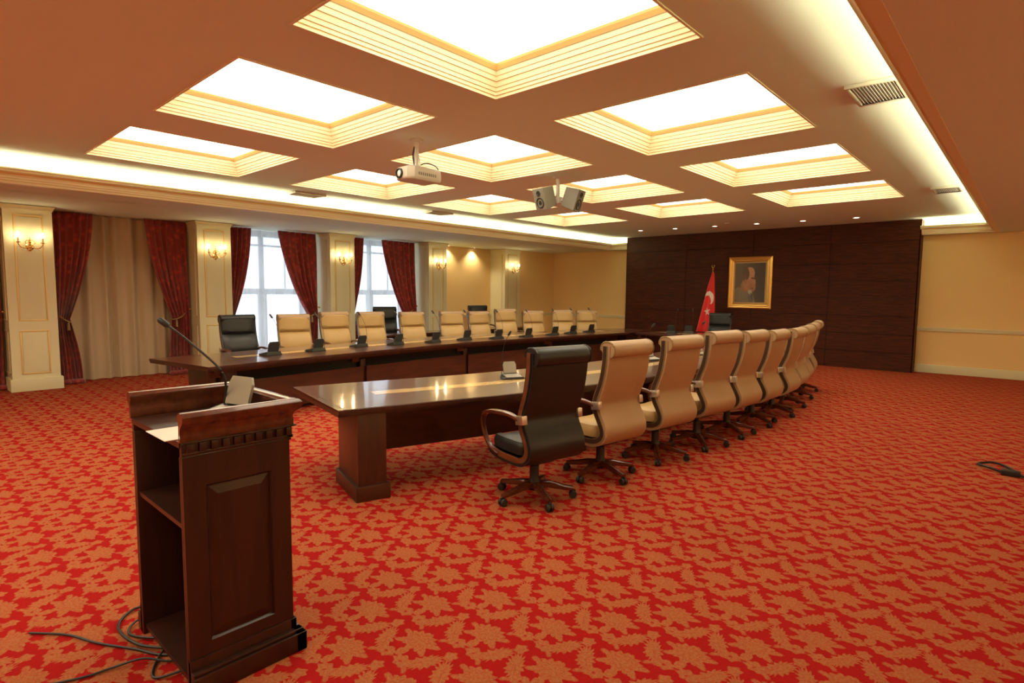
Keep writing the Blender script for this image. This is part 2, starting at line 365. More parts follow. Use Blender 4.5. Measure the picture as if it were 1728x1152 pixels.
# pillars with moulded panels, crown and plinth
def frame_rect(b, x, y0, y1, z0, z1, wd, d):
    # raised moulding frame on a face at x, profile towards +X
    for (ya,yb,za,zb) in ((y0,y1,z0,z0+wd),(y0,y1,z1-wd,z1),(y0,y0+wd,z0+wd,z1-wd),(y1-wd,y1,z0+wd,z1-wd)):
        b.box(x, x+d, ya, yb, za, zb, b=d*.4)
plab = ['nearest panelled cream pillar, beside the closed beige curtain', 'cream pillar behind the near end of the long table', 'cream pillar between the two bright windows',
        'cream pillar past the second bright window', 'last cream pillar, near the corner of the room']
for k, (a, c) in enumerate(PY):
    p = structure(MB().box(XL, PX, a, c, 0, ZS).build('pillar', 'cream_paint', smooth=False)); p['label'] = plab[k]
    pl = MB(); pl.box(XL, PX+.035, a-.03, c+.03, 0, .20, b=.008); pl.build('plinth', 'cream_paint', p)
    cr = MB()
    for dz, e in ((0,.012),(.025,.022),(.05,.038)): cr.box(XL, PX+e, a-e, c+e, ZS-.085+dz, ZS-.06+dz, b=.004)
    cr.build('capital', 'cream_paint', p); MB().box(XL, PX+.026, a-.026, c+.026, ZS-.040, ZS-.031, b=.003).build('gilt_line', 'gold_paint', p)
    g = MB(); frame_rect(g, PX, a+.12, c-.12, 1.12, ZS-.16, .022, .012); g.build('upper_panel', 'gold_paint', p)
    g = MB(); frame_rect(g, PX, a+.12, c-.12, .27, .97, .022, .012); g.build('lower_panel', 'gold_paint', p)
    u = MB(); u.box(PX, PX+.006, a+.15, c-.15, 1.15, ZS-.19, b=.002); u.box(PX, PX+.006, a+.15, c-.15, .30, .94, b=.002); u.build('panel_field', 'cream_paint', p)
    # side faces (the near side is the one seen)
    s = MB()
    for (z0, z1) in ((.27,.97),(1.12,ZS-.16)):
        for (xa,xb,za,zb) in ((PX-.62,PX-.12,z0,z0+.02),(PX-.62,PX-.12,z1-.02,z1),(PX-.62,PX-.60,z0,z1),(PX-.14,PX-.12,z0,z1)): s.box(xa,xb,a-.012,a+.002,za,zb)
    s.build('side_panel', 'cream_paint', p, smooth=False)
# chair rail and skirting on the back wall and the end of the window wall
def rail(x0, x1, y0, y1, name):
    b = MB(); b.box(x0,x1,y0,y1,.90,.97,b=.01); 
    if x1-x0 > y1-y0: b.box(x0,x1,y0-.012,y1,.95,.985,b=.006)
    else: b.box(x0,x1+.012,y0,y1,.95,.985,b=.006)
    return structure(b.build(name, 'cream_paint'))
rail(-11.9, -8.9, YB-.03, YB, 'trim_4'); rail(-1.86, XR, YB-.03, YB, 'trim_5'); rail(-11.92, -11.89, 13.43, YB, 'trim_6'); rail(-12.45, -12.42, 10.43, 12.76, 'trim_7')
structure(MB().box(-11.9, -8.9, YB-.025, YB, 0, .18, b=.006).build('baseboard_back', 'cream_paint')); structure(MB().box(-1.86, XR, YB-.025, YB, 0, .18, b=.006).build('baseboard_back_end', 'cream_paint'))
structure(MB().box(-11.92, -11.895, 13.43, YB, 0, .18, b=.006).build('baseboard_left', 'cream_paint')); structure(MB().box(XR-.025, XR, YF, YB, 0, .18, b=.006).build('baseboard_right', 'cream_paint'))
# wood feature wall: veneer panels with recessed joints on a dark carcass
ww = structure(MB().box(-8.93, -1.86, YW+.02, YB, 0, ZC).build('wall_back_wood', 'shadow_gap', smooth=False)); ww['label'] = 'dark veneer panelled feature wall'
cols = [-8.95, -7.09, -5.3, -3.55, -1.84]; rows = [0, .40, .80, 1.20, 1.60, 1.98, 2.37, 2.84, ZC]
pc = {}
for i in range(4):
    for j in range(8):
        b = MB().box(cols[i]+.0045, cols[i+1]-.0045, YW, YW+.022, rows[j]+.0045, rows[j+1]-.0045)
        b.build('panel', 'veneer_wall', ww, smooth=False)
MB().box(-1.862, -1.84, YW, YB, 0, ZC).build('end_panel', 'veneer_wall', ww, smooth=False); MB().box(-8.95, -8.928, YW, YB, 0, ZC).build('end_panel', 'veneer_wall', ww, smooth=False)
# ------------------------------------------------------------------ coffer lights
def coffer(sx, sy):
    t = thing('ceiling_light', '', 'light')
    prof = [(0,0),(0,.018),(.010,.020),(.012,.045),(.020,.047),(.024,.075),(.030,.077),(.040,.115),(.048,.117),(.056,.15),(.062,.152),(.072,.183),(.080,.187),(.100,.215),(.108,.232)]
    bands = {'c': MB(), 'g': MB()}
    def ring(o, z): return [(o,o,z),(sx-o,o,z),(sx-o,sy-o,z),(o,sy-o,z)]
    for i in range(len(prof)-1):
        a = ring(*prof[i]); c = ring(*prof[i+1])
        key = 'g' if i in (1, 3, 5, 7, 9, 12, 13) else 'c'
        for k in range(4): bands[key].add([a[k], a[(k+1)%4], c[(k+1)%4], c[k]], [(0,1,2,3)])
    # thin lip standing just below the ceiling surface
    for (x0,x1,y0,y1) in ((-.012,sx+.012,-.012,.004),(-.012,sx+.012,sy-.004,sy+.012),(-.012,.004,.004,sy-.004),(sx-.004,sx+.012,.004,sy-.004)): bands['c'].box(x0,x1,y0,y1,-.008,.002)
    bands['c'].build('cornice', 'coffer_cream', t, smooth=False); bands['g'].build('gilt_line', 'gold_paint', t, smooth=False)
    MB().box(.10,sx-.10,.10,sy-.10,.23,.24).build('diffuser', 'diffuser', t, smooth=False)
    return t
cnames = ['row farthest from the windows', 'middle row', 'row along the windows']
cn2 = ['the back of the room', 'beside the lectern', 'nearest the camera', 'second from the camera', 'third from the camera', 'last before the wood wall']
first = None
for i, (a, c) in enumerate(CX):
    for j, (d, e) in enumerate(CY):
        if j == 0 and i == 2: pass
        lab = 'glowing square coffered ceiling light, %s, %s' % (cnames[i], cn2[j])
        if first is None: first = coffer(1.8, 1.8); first.location = (a, d, ZC); first['label'] = lab; first['group'] = 'square coffered ceiling lights'
        else: dup(first, (a, d, ZC), 0, lab)
# ------------------------------------------------------------------ ceiling fittings
def downlight():
    t = thing('downlight', '', 'light', group='downlights over the wood wall')
    MB().lathe([(.075,0),(.075,-.008),(.058,-.012),(.055,-.004),(.055,0)], 20, cap=False).build('trim_ring', 'white_metal', t)
    MB().lathe([(.056,-.004),(.056,-.002)], 20).build('lens', 'downlight_glass', t, smooth=False); return t
dn = ['leftmost','second','third','fourth','fifth','last']
dl = None
for k, (x, y) in enumerate(((-7.63,13.35),(-6.72,13.45),(-5.74,13.52),(-4.8,13.62),(-3.84,13.7),(-2.84,13.8))):
    lab = ['round downlight at the window end of the row over the wood wall', 'round downlight second from the window end over the wood wall', 'round downlight above the flag', 'round downlight above the portrait',
           'round downlight second from the open end over the wood wall', 'round downlight at the end of the row away from the windows'][k]
    if dl is None: dl = downlight(); dl.location = (x, y, ZC); dl['label'] = lab
    else: dup(dl, (x, y, ZC), 0, lab)
    s = bpy.data.lights.new('spot', 'SPOT'); s.energy = 16; s.color = (1, .8, .55); s.spot_size = R(75); s.spot_blend = .8; s.shadow_soft_size = .05
    so = bpy.data.objects.new('downlight_lamp', s); C.objects.link(so); so.location = (x, y, ZC-.02)
o = MB().lathe([(.06,0),(.058,-.02),(.03,-.03),(.0,-.03)], 16, cap=False).build('smoke_detector', 'vent_paint'); o.location = (-5.28, 13.14, ZC); tag(o, 'small round smoke detector on the ceiling before the downlights', 'smoke detector')
for k, (x, y) in enumerate(((-12.33, 10.95), (-12.33, 11.95))):
    d = dup(dl, (x, y, ZS), 0, 'downlight in the soffit over the '+['recessed cream wall, nearer one','recessed cream wall, farther one'][k], 'soffit downlights'); d.scale = (.6,)*3
    s = bpy.data.lights.new('spot', 'SPOT'); s.energy = 45; s.color = (1, .84, .55); s.spot_size = R(120); s.spot_blend = .8; s.shadow_soft_size = .04
    so = bpy.data.objects.new('downlight_lamp', s); C.objects.link(so); so.location = (x, y, ZS-.02); so.rotation_euler = (0, R(-4), 0)
def vent(lx, ly):
    t = thing('air_vent', '', 'vent', group='ceiling air vents')
    f = MB()
    for (x0,x1,y0,y1) in ((0,lx,0,.03),(0,lx,ly-.03,ly),(0,.03,.03,ly-.03),(lx-.03,lx,.03,ly-.03)): f.box(x0,x1,y0,y1,-.03,0,b=.006)
    f.build('frame', 'vent_paint', t); MB().box(.02,lx-.02,.02,ly-.02,-.008,-.002).build('backing', 'vent_dark', t, smooth=False)
    sl = MB().box(-.009,.009,-ly/2+.03,ly/2-.03,-.001,.001, RY(.6)).build('slat', 'vent_paint', t, smooth=False); sl.location = (.045, ly/2, -.016)
    n = int((lx-.07)/.022)
    for i in range(1, n):
        c = sl.copy(); C.objects.link(c); c.location = (.045+i*.022, ly/2, -.016); c.parent = t
    return t
v = vent(.36, .56); v.location = (-1.2, 5.15, ZC); v['label'] = 'slatted air vent near the camera beside the cove light'
dup(v, (-1.25, 10.7, ZC), 0, 'slatted air vent beside the cove light near the wood wall')
dup(v, (-9.42, 4.7, ZC), 0, 'slatted air vent by the window side cove, nearer one'); dup(v, (-9.42, 7.6, ZC), 0, 'slatted air vent by the window side cove, farther one')
# projector on its ceiling pole
t = thing('projector', 'white ceiling projector on a pole in front of the coffers', 'projector', (-5.03, 4.0, 0))
MB().lathe([(.075,ZC),(.07,ZC-.02),(.03,ZC-.03)], 20).build('ceiling_plate', 'white_metal', t)
MB().tube([(0,0,ZC-.02),(0,0,2.99)], .022, 12).build('pole', 'white_metal', t)
pb = MB()
for dx in (-.055,.055): pb.tube([(0,0,ZC-.06),(dx*.3,.0,3.15),(dx,0,3.02),(dx,0,2.975)], .007, 6)
pb.box(-.09,.09,-.08,.08,2.965,2.985,b=.004); pb.build('bracket', 'white_metal', t)
body = MB()
prf = [(-.155,-.23),(-.10,-.265),(.10,-.265),(.165,-.20),(.165,.22),(-.155,.22)]
bm_ = []
for z, k in ((2.828,.93),(2.838,.98),(2.86,1),(2.92,1),(2.955,.965),(2.965,.90)): bm_.append([(x*k*.88+.015, y*k*.86+.02, z) for x, y in prf])
n = len(prf)
for i in range(len(bm_)-1):
    for k in range(n): body.add([bm_[i][k], bm_[i][(k+1)%n], bm_[i+1][(k+1)%n], bm_[i+1][k]], [(0,1,2,3)])
body.add(bm_[0], [tuple(range(n))]); body.add(bm_[-1], [tuple(range(n))]); body.build('body', 'white_plastic', t)
ln = MB().lathe([(.062,0),(.062,.03),(.05,.034),(.048,.02)], 24, T(-.02,-.200,2.893) @ Matrix.Scale(.85,4) @ RX(PI/2)); lo = ln.build('lens_ring', 'black_plastic', t)
MB().lathe([(.046,.015),(.03,.026),(0,.03)], 20, T(-.02,-.200,2.893) @ Matrix.Scale(.85,4) @ RX(PI/2)).build('lens', 'crystal', lo)
vb = MB()
for i in range(9): vb.box(.1595,.162,-.10+i*.028,-.085+i*.028,2.875,2.905)
vb.build('vent_grille', 'vent_dark', t, smooth=False)
c_ = MB().tube(spline([(.0,.02,3.0),(.08,.08,3.03),(.10,.2,3.0),(.06,.26,2.93),(.04,.22,2.9)],6), .006, 6); c_.tube(spline([(-.01,-.02,3.2),(-.035,-.02,3.1),(-.025,0,3.0)],5), .009, 6); c_.build('cable', 'black_plastic', t)
# loudspeaker cluster: bracket pole, two speakers
t = thing('speaker_bracket', 'white ceiling pole carrying the two grey loudspeakers', 'bracket', (-5.06, 6.53, 0))
MB().lathe([(.07,ZC),(.065,ZC-.02),(.03,ZC-.03)], 16).build('ceiling_plate', 'white_metal', t); MB().tube([(0,0,ZC-.02),(0,0,2.97)], .026, 12).build('pole', 'white_metal', t)
b = MB(); b.box(-.05,.05,-.05,.05,2.90,2.99,b=.01); b.tube([(0,0,2.95),(.12,.035,2.95)],.014,8); b.tube([(0,0,2.95),(-.03,-.12,2.955)],.014,8); b.build('crosspiece', 'white_metal', t)
def speaker(label, loc, rz, tilt):
    t = thing('loudspeaker', label, 'loudspeaker', loc, rz, 'ceiling loudspeakers'); t.scale = (.86,)*3
    Mx = RY(tilt)
    b = MB(); w0, w1 = .13, .095; d, h = .13, .175
    v = [(d,-w0,-h),(d,w0,-h),(d,w0,h),(d,-w0,h),(-d,-w1,-h*.86),(-d,w1,-h*.86),(-d,w1,h*.9),(-d,-w1,h*.9)]
    b.add(v, [(0,1,2,3),(7,6,5,4),(0,4,5,1),(1,5,6,2),(2,6,7,3),(3,7,4,0)], Mx); cab = b.build('cabinet', 'speaker_grey', t, smooth=False)
    bd = cab.modifiers.new('b', 'BEVEL'); bd.width = .008; bd.segments = 2
    MB().lathe([(.085,.0),(.085,.008),(.072,.010),(.06,-.004),(.02,.003),(0,.004)], 24, Mx @ T(d,0,-.055) @ RY(PI/2), cap=False).build('woofer', 'black_plastic', t)
    MB().lathe([(.045,.0),(.045,.006),(.03,.008),(.02,0),(0,.006)], 20, Mx @ T(d,0,.095) @ RY(PI/2), cap=False).build('tweeter', 'black_plastic', t)
    return t
speaker('grey loudspeaker of the ceiling pair turned towards the lectern, dark woofer showing', (-5.11, 6.315, 2.96), R(-100), R(18))
speaker('grey loudspeaker of the ceiling pair turned away from the windows', (-4.845, 6.59, 2.95), R(12), R(18))
# ------------------------------------------------------------------ sconces
def sconce():
    t = thing('wall_sconce', '', 'wall lamp', group='brass candle sconces on the pillars')
    b = MB().lathe([(.0,.0),(.05,.005),(.055,.02),(.03,.035),(.02,.06),(.0,.07)], 16, T(0,0,-.03) @ RY(PI/2), cap=False)
    b.ball((.03,0,-.065), .028, .028, .035); b.ball((.05,0,.045),.02,.02,.028); b.tube([(.03,0,-.05),(.045,0,.08)],.011,8); b.ball((.045,0,.10),.012,.012,.022)
    b.build('backplate', 'brass', t)
    for s in (-1, 1):
        a = MB().tube(spline([(.05,0,.02),(.075,s*.05,-.05),(.10,s*.11,-.045),(.12,s*.15,.005),(.12,s*.15,.03)],5), .007, 8)
        a.tube(spline([(.05,0,.06),(.07,s*.03,.075),(.085,s*.06,.04),(.08,s*.045,.015)],5), .005, 6)
        a.lathe([(.006,.02),(.03,.032),(.032,.038),(.012,.04)], 14, T(.12,s*.15,0)); ao = a.build('arm', 'brass', t)
        MB().lathe([(.012,.04),(.012,.115)], 12, T(.12,s*.15,0)).build('candle_tube', 'coffer_cream', ao)
        MB().lathe([(.008,.115),(.019,.135),(.021,.152),(.013,.178),(.002,.195)], 12, T(.12,s*.15,0)).build('flame_bulb', 'bulb', ao)
        cr = MB()
        for (q, zz) in ((.05,-.075),(.15,-.02),(.10,-.07)): cr.lathe([(0,-.025),(.009,-.008),(.003,.012),(0,.014)], 6, T(.1,s*q,zz), cap=False)
        cr.build('crystal_drop', 'crystal', ao)
    return t
sl = ['nearest pillar, two candle bulbs lit', 'pillar beside the first bright window', 'pillar between the two bright windows', 'pillar past the second bright window', 'last pillar before the corner']
sc0 = None
for k, (a, c) in enumerate(PY):
    lab = 'brass double candle sconce on the '+sl[k]; y = (a+c)/2
    if sc0 is None: sc0 = sconce(); sc0.location = (PX+.008, y, 2.32); sc0['label'] = lab
    else: dup(sc0, (PX+.008, y, 2.32), 0, lab)
for y in (-2.4, 1.7, 4.5, 7.3, 10.1, 12.9):  # added fill: bare point lights out of view, brightening the right soffit
    l = bpy.data.lights.new('soffit_fill', 'POINT'); l.energy = 20; l.color = (1, .76, .45); l.shadow_soft_size = .05
    lo = bpy.data.objects.new('soffit_fill', l); C.objects.link(lo); lo.location = (XR-.18, y, 2.4)
# ------------------------------------------------------------------ curtains
def lerp(t, P):
    for i in range(len(P)-1):
        if t <= P[i+1][0]:
            u = (t-P[i][0])/(P[i+1][0]-P[i][0]); return P[i][1]+(P[i+1][1]-P[i][1])*u
    return P[-1][1]
def drape(y_out, y_in_top, y_in_tie, y_in_bot, label, zt=1.12, ph=0.):
    # tied back drape; y_out is against the pillar
    t = thing('drape', label, 'curtain', (-12.3, y_out, 0), 0, 'tied back dark red drapes')
    sgn = 1 if y_in_top > y_out else -1
    P = []; nz, nu = 34, 46
    for i in range(nz+1):
        z = ZS-.01-(ZS-.01)*i/nz
        if z > zt: s = (ZS-z)/(ZS-zt); yi = y_in_top+(y_in_tie-y_in_top)*(.35*s+.65*s*s)
        else: s = (zt-z)/zt; yi = y_in_tie+(y_in_bot-y_in_tie)*math.sin(s*PI/2)
        wtop = abs(y_in_top-y_out); wd = abs(yi-y_out)
        amp = min(.022+.055*(1-wd/wtop), .062)
        row = []
        for j in range(nu+1):
            u = j/nu
            y = (yi-y_out)*u + sgn*.006*math.sin(u*37+z*3+ph)
            x = 1.25*amp*math.sin(u*2*PI*6+ph+.4*math.sin(z*2))*(.7+.3*math.sin(u*9+ph)) + .02*math.sin(z*1.3+u*5)
            if i == nz: x *= 1.5
            row.append((x, y, max(z, .004)))
        P.append(row)
    MB().grid(P).build('cloth', 'velvet', t, solid=.006)
    wd = abs(y_in_tie-y_out)*sgn
    tb = MB().tube(spline([(-.09, -.01*sgn, zt+.20),(.02, wd*.2, zt+.06),(.10, wd*.55, zt-.01),(.09, wd*.92, zt-.05),(.0, wd*1.04, zt-.04),(-.08, wd*.8, zt)],6), .013, 8)
    tb.lathe([(.004,.0),(.018,-.02),(.02,-.05),(.026,-.14),(0,-.145)], 10, T(.105, wd*.8, zt-.05)); tb.build('tieback', 'leather_welt', t)
    k = MB().ball((.05, -.02*sgn, zt+.14), .024); k.tube([(-.06,-.035*sgn,zt+.14),(.05,-.02*sgn,zt+.14)],.008,8); k.build('tieback_hook', 'brass', t)
    pud = MB()
    for q in range(5):
        yy = (y_in_bot-y_out)*(q+.4)/5; pud.ball((.03+.03*math.sin(q*2.1), yy, .035), .11, .07, .045, 10)
    pud.build('hem', 'velvet', t)
    return t
drape(1.33, .75, 1.1, .8, 'dark red drape at the very edge, before the nearest pillar', ph=.4)
drape(2.03, 2.62, 2.22, 2.36, 'red tied back drape left of the closed beige curtain', ph=1.)
drape(4.10, 3.40, 3.80, 3.74, 'red tied back drape right of the closed beige curtain', ph=2.)
drape(4.82, 5.38, 5.0, 5.2, 'narrow red drape behind the black chair at the near end of the long table', ph=3.)
drape(6.86, 5.95, 6.62, 6.5, 'wide red drape right of the first bright window', ph=4.)
drape(7.62, 8.14, 7.85, 8.0, 'narrow red drape left of the second bright window', ph=5.)
drape(9.72, 8.66, 9.3, 9.2, 'wide red drape right of the second bright window', ph=6.)
def net(y0, y1, mt, label, name, amp=.036, nf=13, x=-12.52):
    P = []
    nu = 110
    for i in range(9):
        z = ZS-.01-(ZS-.02)*i/8
        P.append([(x+amp*(.6+.4*math.sin(j*.31))*math.sin(2*PI*nf*j/nu+.15*math.sin(z*2)+.8*math.sin(j*.13)), y0+(y1-y0)*j/nu, z) for j in range(nu+1)])
    return tag(MB().grid(P).build(name, mt), label, 'curtain', 'curtains hung across the windows')
net(2.02, 4.12, 'sheer_beige', 'closed floor length beige curtain between the two nearest pillars', 'beige_curtain', .07, 9)
net(-1.3, 1.33, 'sheer_beige', 'closed beige curtain beyond the nearest pillar, mostly out of view', 'beige_curtain', .07, 9)
net(4.84, 6.88, 'sheer_white', 'white sheer net curtain glowing in the first bright window', 'sheer_curtain')
net(7.64, 9.74, 'sheer_white', 'white sheer net curtain glowing in the second bright window', 'sheer_curtain')
# dark shutters behind the closed beige curtains
for k, (a, c) in enumerate(BAY[:2]):
    tag(MB().box(XL-.05, XL-.03, a+.1, c-.1, .02, ZS-.02).build('roller_blind', 'sheer_beige', smooth=False), 'lowered blind behind the beige curtain, '+['outer bay','between the two nearest pillars'][k], 'blind', 'lowered blinds')
# ------------------------------------------------------------------ tables
def offset_poly(path, w):
    out = []
    for i, p in enumerate(path):
        a = Vector(path[max(i-1,0)]); b_ = Vector(path[min(i+1,len(path)-1)]); t_ = (b_-a).normalized(); n_ = Vector((-t_.y, t_.x))
        out.append((p[0]+n_.x*w, p[1]+n_.y*w))
    return out
def ribbon_flat(b, L_, R_, z0, z1):
    n = len(L_)
    v = [(x,y,z0) for x,y in L_]+[(x,y,z0) for x,y in R_]+[(x,y,z1) for x,y in L_]+[(x,y,z1) for x,y in R_]
    f = []
    for i in range(n-1): f += [(i,i+1,n+i+1,n+i),(2*n+i,3*n+i,3*n+i+1,2*n+i+1),(i,2*n+i,2*n+i+1,i+1),(n+i,n+i+1,3*n+i+1,3*n+i)]
    f += [(0,n,3*n,2*n),(n-1,3*n-1,4*n-1,2*n-1)]
    b.add(v, f)
def sub(path, f0, f1, n=10):
    # resample the part of a polyline between the fractions
    L_ = [0]
    for i in range(1, len(path)): L_.append(L_[-1]+(Vector(path[i])-Vector(path[i-1])).length)
    out = []
    for k in range(n+1):
        s = (f0+(f1-f0)*k/n)*L_[-1]
        for i in range(1, len(path)):
            if s <= L_[i]+1e-9:
                u = (s-L_[i-1])/(L_[i]-L_[i-1]); out.append(tuple(Vector(path[i-1]).lerp(Vector(path[i]), u))); break
    return out
def table(inner, width, name, label, side, feet, inlay=(.08, .985), seats=4):
    # inner: open-room edge polyline; width grows to side (+1 = left of travel, -1 = right)
    t = thing(name, label, 'table', (0,0,0), 0, 'tables of the U')
    P = [tuple(p) for p in spline([(x,y,0) for x,y in inner], 6)]; P = [(p[0],p[1]) for p in P]; w = width*side
    ZT = .745
    lay = [(0, ZT-.006), (.006, ZT)]
    b = MB(); ribbon_flat(b, offset_poly(P, .014*side), offset_poly(P, w-.014*side), ZT-.02, ZT); b.build('table_top', 'table_top_wood', t, smooth=False)
    e = MB(); ribbon_flat(e, P, offset_poly(P, w), ZT-.032, ZT-.003); ribbon_flat(e, offset_poly(P, .018*side), offset_poly(P, w-.018*side), ZT-.055, ZT-.032); e.build('edge_moulding', 'mahogany', t, smooth=False)
    # inlay strip just proud of the top
    mid = offset_poly(P, w*.46); k0 = sub(mid, *inlay, 20)
    s = MB(); ribbon_flat(s, k0, offset_poly(k0, .17*side), ZT-.004, ZT+.0012); s.build('inlay_strip', 'inlay_wood', t, smooth=False)
    # apron rail
    a0 = sub(offset_poly(P, .20*side), .02, .98, 20); a1 = sub(offset_poly(P, w-.20*side), .02, .98, 20)
    ap = MB()
    for q in (a0, a1): ribbon_flat(ap, q, offset_poly(q, .03), ZT-.115, ZT-.055)
    ap.build('apron', 'mahogany', t, smooth=False)
    return t, P, w
def boxat(b, c, d, hx, hy, z0, z1, bev=.006):
    M = Matrix.Translation((c[0], c[1], 0)) @ RZ(math.atan2(d[1], d[0]))
    b.box(-hx, hx, -hy, hy, z0, z1, M, bev)
def pedestal(t, c, d, hx, hy):
    b = MB(); boxat(b, c, d, hx, hy, .0, .70); g = b.build('leg', 'mahogany', t)
    p = MB(); boxat(p, c, d, hx+.025, hy+.025, 0, .12, .008); p.build('plinth', 'mahogany', g)
def dirs(P, f):
    a = sub(P, max(f-.01,0), min(f+.01,1), 1); return (Vector(a[1])-Vector(a[0])).normalized()
def modesty(t, P, off, fr, z0, z1, lab='modesty_panel', gap=.02):
    q = offset_poly(P, off)
    for a, c in zip(fr[:-1], fr[1:]):
        s = sub(q, a+.004, c-.004, 6); b = MB(); ribbon_flat(b, s, offset_poly(s, .022), z0, z1); b.build(lab, 'mahogany_x', t, smooth=False)
# window-side wing
IN2 = [(-7.08,2.56),(-7.22,3.5),(-7.36,4.9),(-7.46,6.2),(-7.49,7.2),(-7.42,8.2),(-7.30,9.3),(-7.12,10.5),(-6.93,11.75)]
t2, P2, w2 = table(IN2, 1.42, 'conference_table', 'long dark wooden table with pale inlay on the window side of the U', 1, 4)
FR2 = [.04, .27, .515, .76, .985]
modesty(t2, P2, .24, FR2, .06, .49); 
# recessed dark slot above the modesty panels, with small posts
q = offset_poly(P2, .36); s = sub(q, .03, .985, 20); b = MB(); ribbon_flat(b, s, offset_poly(s, .02), .02, .70); b.build('backing_panel', 'shadow_gap', t2, smooth=False)
for f in FR2:
    c = sub(offset_poly(P2, .33), f, min(f+.001,1), 1)[0]; d = dirs(P2, f); b = MB(); boxat(b, c, d, .05, .05, 0, .60 if 0 < FR2.index(f) < 4 else .70, .004)
    b.build('post', 'mahogany', t2)
    b = MB(); boxat(b, (c[0]+.0, c[1]-.12), d, .07, .045, .56, .70, .004); b.build('bracket', 'mahogany', t2)
for f in (.045, .965):
    c = sub(offset_poly(P2, .70), f, f+.001, 1)[0]; pedestal(t2, c, dirs(P2, f), .11, .38)
# wing nearer the camera
IN1 = [(-5.11,2.58),(-5.065,2.76),(-4.86,3.45),(-4.61,4.29),(-4.44,5.18),(-4.30,6.2),(-4.26,7.2),(-4.30,8.4),(-4.42,9.6),(-4.60,10.7),(-4.76,11.5)]
t1, P1, w1 = table(IN1, 1.31, 'conference_table', 'glossy dark wooden table with pale inlay before the chairs seen from behind', -1, 4, inlay=(.055,.985))
modesty(t1, P1, -.62, [.03,.27,.5,.74,.97], .20, .70)
for f in (.031, .27, .5, .74, .97):
    c = sub(offset_poly(P1, -1.0 if f < .1 else -.85), f, min(f+.001,1), 1)[0]
    pedestal(t1, c, dirs(P1, f), .115 if f < .1 else .08, .285 if f < .1 else .22)
# head of the U
INH = [(-4.80,11.70),(-5.4,11.64),(-6.2,11.70),(-6.86,11.86)]
th, PH, wh = table(INH, 1.35, 'conference_table', 'head table closing the U in front of the wood wall', -1, 2, inlay=(.1,.9))
modesty(th, PH, -.33, [.05,.5,.95], .06, .62)
for f in (.06,.94):
    c = sub(offset_poly(PH, -.75), f, f+.001, 1)[0]; pedestal(th, c, dirs(PH, f), .08, .38)
# corner pieces between the wings and the head table
for nm, poly, lb in (('corner_table', [(-6.93,11.80),(-7.20,13.16),(-8.0,12.8),(-8.33,12.05)], 'corner table joining the window side and the head of the U'),
                     ('corner_table', [(-4.75,11.72),(-3.55,11.98),(-3.6,12.6),(-4.6,13.04)], 'corner table joining the near wing and the head of the U')):
    t = thing(nm, lb, 'table', (0,0,0), 0, 'tables of the U')
    MB().prism(poly, .722, .745).build('table_top', 'table_top_wood', t, smooth=False)
    cx = sum(p[0] for p in poly)/len(poly); cy = sum(p[1] for p in poly)/len(poly)
    MB().prism([(cx+(x-cx)*.6, cy+(y-cy)*.6) for x, y in poly], 0, .722).build('leg', 'mahogany', t, smooth=False)
# side desks along the window wall
for k, (y0, y1) in enumerate(((6.9, 9.1), (9.9, 12.2))):
    t = thing('side_desk', ['low dark desk behind the chairs by the second bright window', 'low dark desk behind the chairs by the last pillars'][k], 'desk', (-10.2, (y0+y1)/2, 0), 0, 'side desks by the windows')
    h = (y1-y0)/2
    MB().box(-.25,.25,-h,h,.70,.735,b=.006).build('table_top', 'table_top_wood', t); MB().box(.19,.22,-h+.05,h-.05,.12,.70).build('modesty_panel', 'mahogany_x', t, smooth=False)
    for s in (-1, 1): MB().box(-.21,.19,s*h*.94-.02,s*h*.94+.02,0,.70).build('leg', 'mahogany', t, smooth=False)
# ------------------------------------------------------------------ executive chairs
PATH = [(-.283,1.20),(-.28,1.08),(-.262,.96),(-.235,.86),(-.20,.775),(-.178,.70),(-.195,.63),(-.24,.55),(-.268,.48),(-.258,.42),(-.21,.375),(-.13,.352),(0,.35),(.12,.355),(.21,.372),(.255,.40)]
PS = [(p.x, p.y) for p in spline([(x,z,0) for x,z in PATH], 3)]
def nrm(i):
    a = PS[max(i-1,0)]; b_ = PS[min(i+1,len(PS)-1)]; t_ = Vector((b_[0]-a[0], b_[1]-a[1])).normalized(); return (t_.y, -t_.x)  # outward (back / underside)
def ribbon(i0, i1, fa, fb, w, ny=1, y0=None, crown=0., head=False):
    b = MB(); A = []; B_ = []
    for i in range(i0, i1+1):
        nx, nz = nrm(i); a = fa(i) if callable(fa) else fa; c = fb(i) if callable(fb) else fb
        ra = []; rb = []
        for j in range(ny+1):
            v_ = -1+2*j/ny; y = v_*w/2 if y0 is None else y0+(j/ny)*w
            e = 1-abs(v_)**5 if crown else 1
            aa = a; cc = c if not crown else c*(1-crown+crown*e)
            ra.append((PS[i][0]+nx*aa, y, PS[i][1]+nz*aa)); rb.append((PS[i][0]+nx*cc, y, PS[i][1]+nz*cc))
        A.append(ra); B_.append(rb)
    b.grid(A); b.grid(B_)
    n = len(A); m_ = len(A[0])
    for k in (0, m_-1):
        for i in range(n-1): b.add([A[i][k], A[i+1][k], B_[i+1][k], B_[i][k]], [(0,1,2,3)])
    for i in (0, n-1):
        for k in range(m_-1): b.add([A[i][k], A[i][k+1], B_[i][k+1], B_[i][k]], [(0,1,2,3)])
    return b
